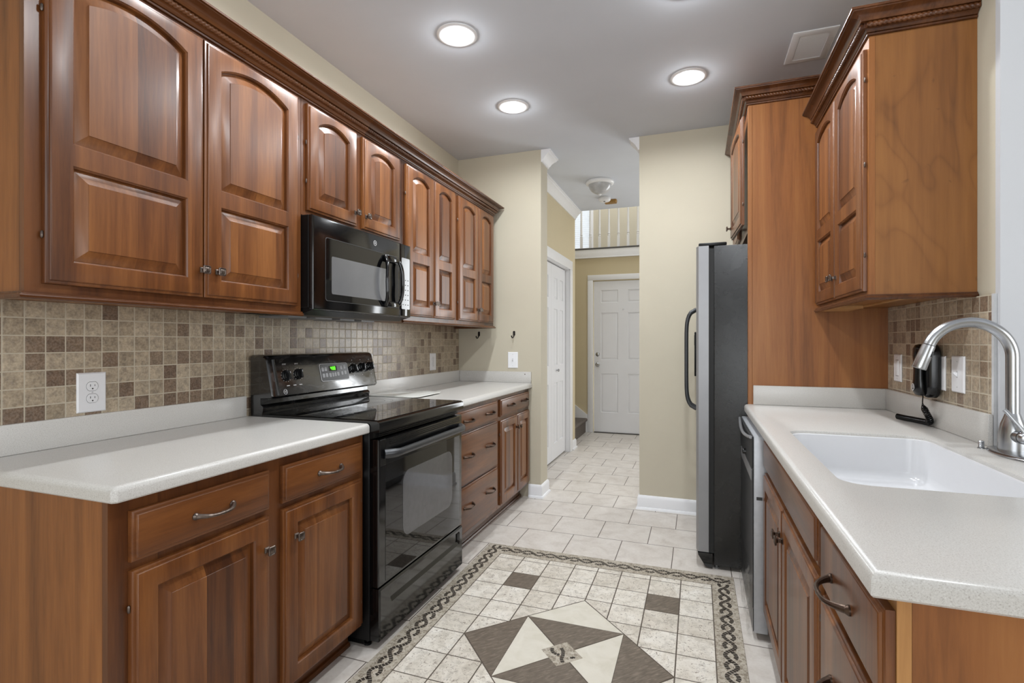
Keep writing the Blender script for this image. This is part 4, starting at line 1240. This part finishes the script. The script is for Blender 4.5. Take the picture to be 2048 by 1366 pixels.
# ------------------------------------------------------------------ dishwasher
dw = thing('dishwasher', (0.5, 2.63, 0), 'dark built-in dishwasher with silver sides under the right counter, beside the refrigerator', 'dishwasher')
DY0, DY1, DXF = 2.3205, 2.932, 0.217
g = G(); g.box(0.272, 0.83, DY0 + 0.002, DY1, 0.06, 0.852); g.build('tub_casing', STEEL, dw, smooth=0)
g = G(); g.box(DXF + 0.002, 0.2715, DY0, DY1, 0.03, 0.835, 0.003); db = g.build('door', plain('silver_door_edge', srgb(178, 180, 184), 0.35, 0.3), dw)
fd = FRR(DXF + 0.002)
g = G(fd); g.box(-DY1 + 0.002, -DY0 - 0.004, 0.13, 0.70, 0.0003, 0.004, 0.0015, 1); g.build('front_panel', DWFRONT, db)
g = G(fd); g.box(-DY1 + 0.002, -DY0 - 0.004, 0.7015, 0.833, 0.0003, 0.006, 0.002, 1); cpn = g.build('console', DWFRONT, db)
g = G(fd); g.loops([rrect(-2.90, -2.37, 0.640, 0.688, 0.006, 0.0041), rrect(-2.90, -2.37, 0.640, 0.688, 0.006, 0.0052)], False, True); g.build('badge_plate', STEEL, db, smooth=0)
g = G(fd); g.lathe((-2.62, 0.715, 0.006), [(0.014, 0), (0.013, 0.012), (0.011, 0.014)], 'w', 20); g.build('dial', RUBBER, db)
g = G(fd)
pts = [(-DY1 + 0.02 + (DY1 - DY0 - 0.04) * i / 24, 0.828 - 0.022 * math.sin(PI * i / 24), 0.010 + 0.010 * math.sin(PI * i / 24)) for i in range(25)]
g.tube(pts, 0.007, 8); g.build('pocket_handle', STEEL, db)
g = G(fd); g.box(-DY1 + 0.002, -DY0 - 0.004, 0.035, 0.125, -0.0005 + 0.0008, 0.0025); g.build('kick_panel', DWFRONT, db, smooth=0)
g = G(FN(DY0)); g.box(DXF + 0.012, DXF + 0.034, 0.575, 0.588, 0.0002, 0.0012); g.build('tape_strip', INK, db, smooth=0)
t_ = NT('clear_plastic_film')
tr = t_.n('ShaderNodeBsdfTransparent'); gl = t_.n('ShaderNodeBsdfGlossy'); gl.inputs['Roughness'].default_value = 0.12
mx = t_.n('ShaderNodeMixShader'); mx.inputs[0].default_value = 0.16
t_.l(tr.outputs[0], mx.inputs[1]); t_.l(gl.outputs[0], mx.inputs[2]); t_.l(mx.outputs[0], t_.t.nodes['Material Output'].inputs['Surface'])
g = G(fd)
rn = random.Random(3)
NU, NV = 16, 12
grid = [[g.V((-DY1 + 0.004 + (DY1 - DY0 - 0.008) * i / NU, 0.010 + (0.335 - 0.10 * i / NU) * j / NV, 0.008 + rn.random() * 0.009 + (0.010 * rn.random() if j < 5 else 0))) for i in range(NU + 1)] for j in range(NV + 1)]
for j in range(NV):
    for i in range(NU):
        a, b, c, d4 = grid[j][i], grid[j][i + 1], grid[j + 1][i + 1], grid[j + 1][i]
        g.face([a, b, c]); g.face([a, c, d4])
g.build('protective_film', t_.m, db, smooth=0, recalc=False)

# ------------------------------------------------------------------ refrigerator
FY0, FY1, FYS = 2.968, 3.856, 3.445
rf = thing('refrigerator', (0.42, 3.41, 0), 'side-by-side refrigerator with stainless doors and black sides against the far wall', 'refrigerator')
g = G(); g.box(0.086, 0.845, FY0, FY1, 0.022, 1.738, 0.004); g.build('cabinet_body', FRIDGES, rf)
g = G(); g.box(0.060, 0.0855, FY0 + 0.006, FY1 - 0.006, 0.085, 1.725); g.build('door_gasket', SLOT, rf, smooth=0)
def fridge_door(y0, y1):
    g = G()
    n = 14
    def lp(z):
        p = [(0.0595, y0, z), (0.0595, y1, z)]
        for i in range(n + 1):
            t = i / n
            y = y1 + (y0 - y1) * t
            e = min(t, 1 - t) * (y1 - y0)
            x = 0.008 - 0.012 * min(1, math.sqrt(max(0, e) / 0.03)) if e < 0.03 else -0.004
            p.append((x, y, z))
        return p
    g.loops([lp(0.088), lp(1.740)])
    return g.build('door', STEEL, rf, smooth=50)
d1 = fridge_door(FY0, FYS - 0.002)
d2 = fridge_door(FYS + 0.002, FY1)
for yy, d in ((FYS - 0.045, d1), (FYS + 0.045, d2)):
    pts = []
    za, zb = 0.805, 1.425
    for i in range(33):
        x = -1 + 2 * i / 32
        pts.append((-0.003 - 0.060 * (1 - abs(x) ** 7) ** 0.6, yy, (za + zb) / 2 + (zb - za) / 2 * x))
    g = G(); g.tube(pts, 0.0115, 14); g.build('door_handle', GRAYMET, d, smooth=60)
g = G(); g.box(-0.016, -0.0045, 3.52, 3.78, 1.0, 1.285, 0.004); dp = g.build('ice_dispenser', BLACKS, d2)
g = G(); g.box(-0.0175, -0.0162, 3.545, 3.755, 1.20, 1.265, 0.0005, 1); g.build('dispenser_buttons', BGLASS, dp)
for (y0, y1) in ((FY0 + 0.004, FY0 + 0.13), (FY1 - 0.13, FY1 - 0.004)):
    g = G(); g.box(0.008, 0.15, y0, y1, 1.7405, 1.757, 0.005); g.build('hinge_cover', BLACKS, rf)
g = G()
sec = [(0.004, 0.082), (0.006, 0.070), (0.042, 0.012), (0.066, 0.006), (0.0775, 0.006), (0.0775, 0.083)]
g.loops([[(x, FY0 + 0.001, z) for x, z in sec], [(x, FY1 - 0.001, z) for x, z in sec]]); g.build('base_grille', BLACK, rf)
for yy in (FY0 + 0.03, FY1 - 0.03):
    g = G(); g.lathe((0.10, yy, 0.0005), [(0.014, 0), (0.014, 0.006), (0.007, 0.008), (0.007, 0.022)], 'w', 10); g.build('levelling_foot', STEEL, rf)
    
# ------------------------------------------------------------------ white trim in the kitchen opening and hall
BASEP = [(0, 0), (0.024, 0), (0.024, 0.006), (0.018, 0.016), (0.013, 0.018), (0.013, 0.082), (0.010, 0.092), (0.005, 0.100), (0, 0.102)]
CRN = [(0, -0.095), (0.010, -0.095), (0.012, -0.082), (0.020, -0.074), (0.030, -0.055), (0.050, -0.034), (0.062, -0.026), (0.064, -0.016), (0.074, -0.012), (0.074, 0), (0, 0)]
def run(name, prof, path, z, mat=WHITE):
    g = G(); g.sweep(prof, [(x, y, z) for x, y in path], 1)
    return struct(g.build(name, mat, smooth=35))
e_ = 0.0004
run('baseboard_far_left', BASEP, [(-1.249, YF - e_), (XO0 + e_, YF - e_), (XO0 + e_, YF + 0.18 + e_), (XH + e_, YF + 0.18 + e_), (XH + e_, 4.295)], 0)
run('baseboard_far_right', BASEP, [(XO1 - e_, YF + 0.14), (XO1 - e_, YF - e_), (0.5, YF - e_)], 0)
run('baseboard_hall', BASEP, [(XH + e_, 5.685), (XH + e_, YH + e_), (XH - 0.12, YH + e_)], 0)
run('trim_2', CRN, [(XO0 + e_, YF + 0.0005), (XO0 + e_, YF + 0.18 + e_), (XH + e_, YF + 0.18 + e_), (XH + e_, YH)], CEIL - 0.0005)
run('trim_3', CRN, [(XO1 - e_, YF + 0.14), (XO1 - e_, YF + 0.0005)], CEIL - 0.0005)
# closet casing and bifold door
def casing(fr, u0, u1, v1, wd, name, t=0.016):
    g = G(fr)
    pr = lambda s_: [(0, 0), (wd, 0)]
    for (a, b) in ((u0 - wd, u0), (u1, u1 + wd)):
        g.box(a, b, 0, v1, 0.0003, t, 0.004)
    g.box(u0 - wd, u1 + wd, v1, v1 + wd, 0.0003, t, 0.004)
    return struct(g.build(name, WHITE))
casing(FL(XH), CY0, CY1, 2.02, 0.10, 'trim_4')
g = G(); g.box(XH - 0.12, XH + 0.0002, CY1 - 0.002, CY1 + 0.012, 0, 2.03); g.box(XH - 0.12, XH + 0.0002, CY0 - 0.012, CY0 + 0.002, 0, 2.03); g.box(XH - 0.12, XH + 0.0002, CY0, CY1, 2.018, 2.03)
struct(g.build('trim_5', WHITE, smooth=0))
FB = FL(XH - 0.075)
def leaf(fr, u0, u1, v0, v1, t, rows, cols, mat, parent, name):
    ops = [dict(u0=a, u1=b, v0=c, v1=d) for (a, b) in cols for (c, d) in rows]
    d = slab(fr, u0, u1, v0, v1, t, ops, mat, parent, name, edge=False, sunk=0.010)
    for o in ops:
        raised(fr, o, t, mat, d, slope=0.026, sunk=0.010, top=0.003)
    return d
bf = bpy.data.objects.new('door_2', None); bf.location = (XH - 0.05, 5.0, 0); COL.objects.link(bf); struct(bf, 'white bifold closet door on the left side of the hall')
rows_ = [(0.18, 0.80), (0.98, 1.56), (1.66, 1.88)]
for (a, b) in ((CY0 + 0.006, 4.989), (4.992, CY1 - 0.008)):
    m_ = (a + b) / 2
    l_ = leaf(FB, a, b, 0.018, 2.008, 0.030, rows_, [(a + 0.10, m_ - 0.045), (m_ + 0.045, b - 0.10)], DOORW, bf, 'door_leaf')
g = G(FB); g.lathe((5.20, 0.925, 0.030), [(0.007, 0), (0.006, 0.012), (0.014, 0.016), (0.016, 0.024), (0.010, 0.030)], 'w', 18); g.build('knob', NICKEL, l_)
# front door
fdr = bpy.data.objects.new('door_1', None); fdr.location = (-0.85, YD, 0); COL.objects.link(fdr); struct(fdr, 'white six-panel front door at the end of the hall')
FD = FN(YD + 0.045)
dl = leaf(FD, DX0, DX1 - 0.004, 0.012, 2.030, 0.038, [(0.275, 0.795), (0.98, 1.61), (1.745, 1.912)], [(-1.214, -0.987), (-0.858, -0.631)][0:2], DOORW, fdr, 'door_leaf')
g = G(FD)
g.lathe((-1.255, 0.915, 0.038), [(0.030, 0), (0.030, 0.004), (0.012, 0.010), (0.010, 0.028), (0.024, 0.036), (0.027, 0.048), (0.018, 0.058)], 'w', 22); g.build('knob', NICKEL, dl)
g = G(FD); g.lathe((-1.255, 1.052, 0.038), [(0.028, 0), (0.028, 0.006), (0.020, 0.012), (0.010, 0.014)], 'w', 22); g.build('deadbolt', NICKEL, dl)
g = G(FD); g.lathe((-0.918, 1.648, 0.0385), [(0.008, 0), (0.008, 0.002), (0.004, 0.003)], 'w', 12); g.build('peephole', NICKEL, dl)
casing(FN(YD), DX0 - 0.012, DX1 + 0.006, 2.045, 0.072, 'trim_6')
g = G(FN(YD)); g.box(DX0, DX1, 0.0005, 0.011, -0.10, 0.01); struct(g.build('trim_7', plain('dark_threshold', srgb(70, 66, 62), 0.5), smooth=0), 'dark threshold under the front door')
g = G(FN(YD)); g.box(-3.0, 0.68, 2.352, 2.462, 0.0003, 0.018, 0.003); g.box(-3.0, 0.68, 2.345, 2.358, 0.0003, 0.026, 0.003); struct(g.build('trim_8', WHITE), 'white fascia board under the loft railing')
g = G(); g.box(-3.0, 0.68, YD - 0.025, YD + 0.10, 2.4625, 2.482, 0.004); struct(g.build('trim_9', plain('grey_loft_edge', srgb(92, 90, 88), 0.8)), 'grey edge strip below the loft balusters')
# railing
rl = thing('stair_railing', (-0.9, YD + 0.03, 2.482), 'white baluster railing of the loft above the front door', 'railing')
BX = [-1.975, -1.852, -1.729, -1.606, -1.483, -1.36, -1.236, -1.110, -0.983, -0.857, -0.730, -0.604, -0.478]
for x in BX:
    g = G()
    sq = lambda h, z: [(x - h, YD + 0.03 - h, z), (x + h, YD + 0.03 - h, z), (x + h, YD + 0.03 + h, z), (x - h, YD + 0.03 + h, z)]
    g.loops([sq(0.016, 2.482), sq(0.016, 2.64)], True, True)
    g.lathe((x, YD + 0.03, 2.64), [(0.015, 0), (0.019, 0.008), (0.011, 0.018), (0.018, 0.030), (0.015, 0.05), (0.011, 0.45), (0.014, 0.60), (0.011, 0.62), (0.014, 0.65)], 'w', 12)
    g.build('baluster', WHITE, rl)
g = G(); g.box(-2.05, 0.2, YD - 0.005, YD + 0.065, 3.29, 3.34, 0.012); g.build('handrail', WHITE, rl)
# loft window with blinds
wn = bpy.data.objects.new('window_1', None); wn.location = (-2.0, 8.3, 3.2); COL.objects.link(wn); struct(wn, 'bright loft window with white blinds, upper left behind the railing')
g = G(FN(8.3)); g.box(LW0 - 0.06, LW0, LZ0 - 0.06, LZ1 + 0.06, 0.0003, 0.018); g.box(LW1, LW1 + 0.06, LZ0 - 0.06, LZ1 + 0.06, 0.0003, 0.018); g.box(LW0, LW1, LZ1, LZ1 + 0.06, 0.0003, 0.018); g.box(LW0, LW1, LZ0 - 0.06, LZ0, 0.0003, 0.030); g.build('window_frame', WHITE, wn)
g = G(FN(8.36)); g.box(LW0 - 0.02, LW1 + 0.02, LZ0 - 0.02, LZ1 + 0.02, -0.004, 0.0); g.build('window_pane', SKYGLOW, wn, smooth=0)
g = G(FN(8.32))
k = 0
while LZ0 + 0.10 + k * 0.034 < LZ1:
    z = LZ0 + 0.10 + k * 0.034
    g.loops([[(LW0 + 0.005, z, 0.0), (LW1 - 0.005, z, 0.0), (LW1 - 0.005, z + 0.0015, 0.0), (LW0 + 0.005, z + 0.0015, 0.0)], [(LW0 + 0.005, z - 0.012, 0.024), (LW1 - 0.005, z - 0.012, 0.024), (LW1 - 0.005, z - 0.0105, 0.024), (LW0 + 0.005, z - 0.0105, 0.024)]])
    k += 1
g.box(LW0 + 0.005, LW1 - 0.005, LZ0 + 0.05, LZ0 + 0.07, 0.0, 0.026)
g.build('blinds', WHITE, wn, smooth=0)
# carpeted stairs behind the hall wall
st = thing('staircase', (-1.9, 6.4, 0), 'carpeted bottom stairs left of the front door, half hidden by the hall wall', 'stairs')
for k in range(5):
    x1 = -1.415 - 0.26 * k
    z1 = 0.19 * (k + 1)
    g = G()
    pr = [(x1 - 0.30, z1 - 0.19), (x1, z1 - 0.19), (x1, z1 - 0.05), (x1 + 0.022, z1 - 0.035), (x1 + 0.026, z1 - 0.015), (x1 + 0.016, z1 - 0.002), (x1, z1), (x1 - 0.30, z1)]
    if k: pr = [(a, max(b, z1 - 0.1895)) for a, b in pr]
    else: pr = [(a, max(b, 0.0005)) for a, b in pr]
    g.loops([[(a, YH + 0.015, b) for a, b in pr], [(a, YD - 0.022, b) for a, b in pr]])
    g.build('carpeted_step', CARPET, st, smooth=50)
g = G()
pr = [(-1.392, 0.0005), (-1.392, 0.235), (-2.6, 1.135), (-2.6, 0.83), (-1.46, 0.0005)]
g.loops([[(a, YD - 0.0205, b) for a, b in pr], [(a, YD - 0.0005, b) for a, b in pr]]); g.build('skirt_board', WHITE, st, smooth=0)
g = G(); g.box(0.7, 3.3, YH, YD + 0.14, CEIL, CEIL + 0.18); struct(g.build('ceiling_dining', CEILM, smooth=0))

# ------------------------------------------------------------------ ceiling fittings
for i, (x, y) in enumerate(LAMPS):
    lab = ['recessed ceiling light nearest the camera, above the microwave', 'recessed ceiling light in front of the far left corner', 'recessed ceiling light nearest the tall refrigerator cabinet',
           'recessed ceiling light above the right counter end, just beyond the picture top', 'recessed ceiling light over the near left counter, out of the picture', 'recessed ceiling light over the near right counter, out of the picture'][i]
    t = thing('recessed_light', (x, y, CEIL), lab, 'ceiling light', 'recessed ceiling lights')
    g = G(); g.lathe((x, y, CEIL), [(0.068, -0.0004), (0.099, -0.0004), (0.099, -0.004), (0.090, -0.008), (0.075, -0.008), (0.068, -0.004)], 'w', 40, False, False)
    rows = None
    g.build('trim_ring', WHITE, t, smooth=40)
    g = G(); g.lathe((x, y, CEIL), [(0.070, -0.003), (0.066, 0.02), (0.058, 0.055), (0.050, 0.072)], 'w', 40, False, True); g.build('reflector', WHITE, t, smooth=60, recalc=False)
    g = G(); g.lathe((x, y, CEIL), [(0.046, 0.066), (0.046, 0.040), (0.040, 0.034), (0.020, 0.031), (0.004, 0.030)], 'w', 32, False, True); g.build('bulb', BULB, t, smooth=60)
vt = thing('ceiling_vent', (0.545, 2.99, CEIL), 'white louvred air vent in the ceiling near the right wall cabinet', 'vent')
vx0, vx1, vy0, vy1 = 0.443, 0.640, 2.825, 3.125
g = G(Fr((0, 0, CEIL), (1, 0, 0), (0, -1, 0)))
o1 = lambda d, w: rect(vx0, vx1, -vy1, -vy0, d, w)
g.loops([o1(0, 0.0004), o1(0, 0.004), o1(0.006, 0.007), o1(0.034, 0.007), o1(0.036, 0.0006)], False, False); g.build('vent_frame', WHITE, vt)
g = G(Fr((0, 0, CEIL), (1, 0, 0), (0, -1, 0)))
ns = 19
for k in range(ns):
    yy = -vy1 + 0.042 + (vy1 - vy0 - 0.084) * k / (ns - 1)
    sl = lambda a, b: [(vx0 + 0.036, yy + a, 0.0008), (vx1 - 0.036, yy + a, 0.0008), (vx1 - 0.036, yy + b, 0.0055), (vx0 + 0.036, yy + b, 0.0055)]
    g.loops([sl(0.003, -0.003), sl(0.004, -0.002)])
g.build('louvres', WHITE, vt, smooth=0)
g = G(Fr((0, 0, CEIL), (1, 0, 0), (0, -1, 0))); g.box(vx0 + 0.036, vx1 - 0.036, -vy1 + 0.036, -vy0 - 0.036, 0.0002, 0.0006); g.build('duct_opening', INK, vt, smooth=0)
fl_ = thing('ceiling_light', (-0.858, 4.83, CEIL), 'alabaster dome flush-mount ceiling light in the hall, unlit', 'ceiling light')
g = G(); g.lathe((-0.858, 4.83, CEIL), [(0.125, -0.0004), (0.132, -0.012), (0.128, -0.026), (0.112, -0.034), (0.104, -0.034)], 'w', 40, True, True); g.build('mounting_pan', WHITE, fl_, smooth=50)
g = G(); g.lathe((-0.858, 4.83, CEIL), [(0.106, -0.034), (0.104, -0.046), (0.094, -0.072), (0.074, -0.096), (0.046, -0.113), (0.014, -0.120)], 'w', 40, True, True); g.build('glass_dome', ALAB, fl_, smooth=60)
g = G(); g.lathe((-0.858, 4.83, CEIL), [(0.014, -0.1195), (0.014, -0.124), (0.009, -0.130), (0.004, -0.134)], 'w', 16); g.build('finial', WHITE, fl_, smooth=60)
sm = thing('smoke_detector', (-0.905, 5.42, CEIL), 'round white smoke detector hanging off a brassy plate on the hall ceiling', 'smoke detector')
g = G(); g.loops([rrect(-0.93, -0.80, 5.47, 5.56, 0.015, CEIL - 0.0005), rrect(-0.93, -0.80, 5.47, 5.56, 0.015, CEIL - 0.012), rrect(-0.925, -0.805, 5.475, 5.555, 0.012, CEIL - 0.030)]); g.build('mounting_plate', BRASSY, sm)
g = G(); g.lathe((-0.905, 5.38, CEIL), [(0.055, -0.0004), (0.060, -0.010), (0.060, -0.030), (0.050, -0.042), (0.030, -0.046)], 'w', 32); b_ = g.build('detector_body', WHITE, sm, smooth=50)
g = G(); g.lathe((-0.905, 5.36, CEIL - 0.0462), [(0.010, 0), (0.010, -0.003), (0.006, -0.004)], 'w', 14); g.build('test_button', SLOT, b_)

# ------------------------------------------------------------------ mosaic inlaid in the floor
ZM = 0.0004
RX0, RX1, RY0_, RY1_ = -1.180, 0.178, 1.030, 2.898
IX0, IX1, IY0, IY1 = -1.066, 0.069, 1.152, 2.774
MC = (-0.498, 1.963)
mo = thing('floor_mosaic', (MC[0], MC[1], 0), 'rug-like stone mosaic with braided border and star inlaid in the kitchen floor', 'floor mosaic')
g = G(); g.box(RX0, RX1, RY0_, RY1_, ZM, 0.0012); g.build('grout_bed', GROUT, mo, smooth=0)
g = G()
zt0, zt1 = 0.0012, 0.0019
def quad(g, pts, z=zt1, z0=zt0):
    g.loops([[(x, y, z0) for x, y in pts], [(x, y, z) for x, y in pts]], False, True)
quad(g, [(RX0 + 0.001, RY0_ + 0.001), (RX1 - 0.001, RY0_ + 0.001), (RX1 - 0.001, IY0 - 0.002), (RX0 + 0.001, IY0 - 0.002)])
quad(g, [(RX0 + 0.001, IY1 + 0.002), (RX1 - 0.001, IY1 + 0.002), (RX1 - 0.001, RY1_ - 0.001), (RX0 + 0.001, RY1_ - 0.001)])
quad(g, [(RX0 + 0.001, IY0 - 0.002), (IX0 - 0.002, IY0 - 0.002), (IX0 - 0.002, IY1 + 0.002), (RX0 + 0.001, IY1 + 0.002)])
quad(g, [(IX1 + 0.002, IY0 - 0.002), (RX1 - 0.001, IY0 - 0.002), (RX1 - 0.001, IY1 + 0.002), (IX1 + 0.002, IY1 + 0.002)])
g.build('border_band', TESS, mo, smooth=0)
g = G()
def braid(g, a, b, amp=0.0205, half=0.0685, tl=0.0128, tw=0.0080):
    A, B = Vector(a), Vector(b); d = (B - A).normalized(); nrm = Vector((-d.y, d.x)); L = (B - A).length
    for ph in (0, PI):
        s_ = 0.0
        while s_ < L - 0.012:
            th = PI * s_ / half + ph
            slope = amp * PI / half * math.cos(th)
            ds = tl / math.sqrt(1 + slope * slope)
            s2 = s_ + ds * 0.80
            under = (abs(math.sin(th)) < 0.42) and (math.cos(th) * (1 if (int(round(s_ / half)) % 2 == 0) else -1) < 0)
            if not under:
                pts = []
                for (ss, side) in ((s_, -1), (s2, -1), (s2, 1), (s_, 1)):
                    t2 = PI * ss / half + ph
                    sl = amp * PI / half * math.cos(t2)
                    c = A + d * ss + nrm * (amp * math.sin(t2))
                    tn = (d + nrm * sl).normalized(); nn = Vector((-tn.y, tn.x))
                    pts.append(tuple(c + nn * side * tw))
                quad(g, pts, 0.0024, 0.0019)
            s_ += ds
bxl, bxr, byt, byb = (RX0 + IX0) / 2, (RX1 + IX1) / 2, (RY1_ + IY1) / 2, (RY0_ + IY0) / 2
braid(g, (bxl, byb - 0.05), (bxl, byt + 0.045)); braid(g, (bxr, byb - 0.05), (bxr, byt - 0.03))
braid(g, (bxl + 0.03, byt), (bxr + 0.045, byt)); braid(g, (bxl + 0.03, byb), (bxr + 0.045, byb))
g.build('braided_pattern', DARKT, mo, smooth=0)
cols_ = [-1.066, -0.918, -0.771, -0.624, -0.498, -0.374, -0.226, -0.077, 0.069]
rws_ = [2.774, 2.727, 2.573, 2.419, 2.263, 2.112, 1.963, 1.808, 1.652, 1.497, 1.345, 1.199, 1.152]
DA, DB = 0.420, 0.440
def clip(poly, nx, ny, c):
    out = []
    for i in range(len(poly)):
        p, q = poly[i], poly[(i + 1) % len(poly)]
        dp, dq = nx * p[0] + ny * p[1] - c, nx * q[0] + ny * q[1] - c
        if dp >= 0: out.append(p)
        if dp * dq < 0:
            t = dp / (dp - dq)
            out.append((p[0] + (q[0] - p[0]) * t, p[1] + (q[1] - p[1]) * t))
    return out
g = G()
rn = random.Random(11)
for i in range(len(cols_) - 1):
    for j in range(len(rws_) - 1):
        x0, x1 = cols_[i] + 0.0026, cols_[i + 1] - 0.0026
        y1, y0 = rws_[j] - 0.0026, rws_[j + 1] + 0.0026
        accent = (i, j) in ((1, 2), (6, 2), (1, 9), (6, 9))
        poly = [(x0, y0), (x1, y0), (x1, y1), (x0, y1)]
        sx = 1 if (x0 + x1) / 2 > MC[0] else -1
        sy = 1 if (y0 + y1) / 2 > MC[1] else -1
        nx, ny = sx / DA, sy / DB
        poly = clip(poly, nx, ny, 1.009 + nx * MC[0] + ny * MC[1])
        if len(poly) < 3: continue
        gg = g
        gg.mi = rn.choice((0, 0, 1))
        if accent:
            ga = G(); quad(ga, poly); ga.build('brown_accent_tile', SLATE, mo, smooth=0)
            continue
        quad(gg, poly)
g.build('field_tiles', [TRAV, TRAVD], mo, smooth=0)
C_ = Vector(MC)
tp, bt, lf, rt_ = C_ + Vector((0, DB)), C_ - Vector((0, DB)), C_ - Vector((DA, 0)), C_ + Vector((DA, 0))
ul, ur, ll, lr = (tp + lf) / 2, (tp + rt_) / 2, (bt + lf) / 2, (bt + rt_) / 2
def tri(g, a, b, c, k=0.004):
    m = (a + b + c) / 3
    P = [a, b, c]
    quad(g, [tuple(p + (m - p).normalized() * k) for p in P])
g = G()
for q in ((ul, C_, ur), (ll, lr, C_), (lf, ll, ul), (rt_, ur, lr)): tri(g, *q)
g.build('brown_star_points', SLATE, mo, smooth=0)
g = G()
for q in ((tp, ul, ur), (bt, lr, ll), (ul, ll, C_), (ur, C_, lr)): tri(g, *q)
g.build('cream_star_points', CREAMT, mo, smooth=0)
g = G(); q = 0.083
quad(g, [(MC[0], MC[1] - q), (MC[0] + q, MC[1]), (MC[0], MC[1] + q), (MC[0] - q, MC[1])], 0.0022, 0.0012)
ct = g.build('centre_tile', TESS, mo, smooth=0)
g = G()
def blocks(ctrl, n, hw=0.0072):
    P = catmull([(x, y, 0) for x, y in ctrl], 20)
    cum = [0.0]
    for a, b in zip(P, P[1:]): cum.append(cum[-1] + (b - a).length)
    def at(q):
        q = min(max(q, 0), cum[-1] - 1e-6)
        i = max(k for k in range(len(cum) - 1) if cum[k] <= q)
        f = (q - cum[i]) / (cum[i + 1] - cum[i])
        return P[i].lerp(P[i + 1], f), (P[i + 1] - P[i]).normalized()
    L = cum[-1] / n
    for k in range(n):
        pts = []
        for (q, side) in ((k * L, -1), (k * L + L * 0.84, -1), (k * L + L * 0.84, 1), (k * L, 1)):
            c, tn = at(q)
            pts.append((c.x - tn.y * side * hw, c.y + tn.x * side * hw))
        quad(g, pts, 0.0026, 0.0022)
blocks([(-0.5093, 1.9975), (-0.4975, 1.980), (-0.4914, 1.952), (-0.4915, 1.930), (-0.480, 1.9085)], 7)
blocks([(-0.543, 1.9860), (-0.5375, 1.9655), (-0.522, 1.9545), (-0.503, 1.9515)], 5)
for (a, b) in ((0.042, -0.014), (0.049, -0.009)):
    quad(g, [(MC[0] + a - 0.006, MC[1] + b - 0.005), (MC[0] + a + 0.006, MC[1] + b - 0.005), (MC[0] + a + 0.006, MC[1] + b + 0.005), (MC[0] + a - 0.006, MC[1] + b + 0.005)], 0.0026, 0.0022)
g.build('braid_motif', DARKT, ct, smooth=0)
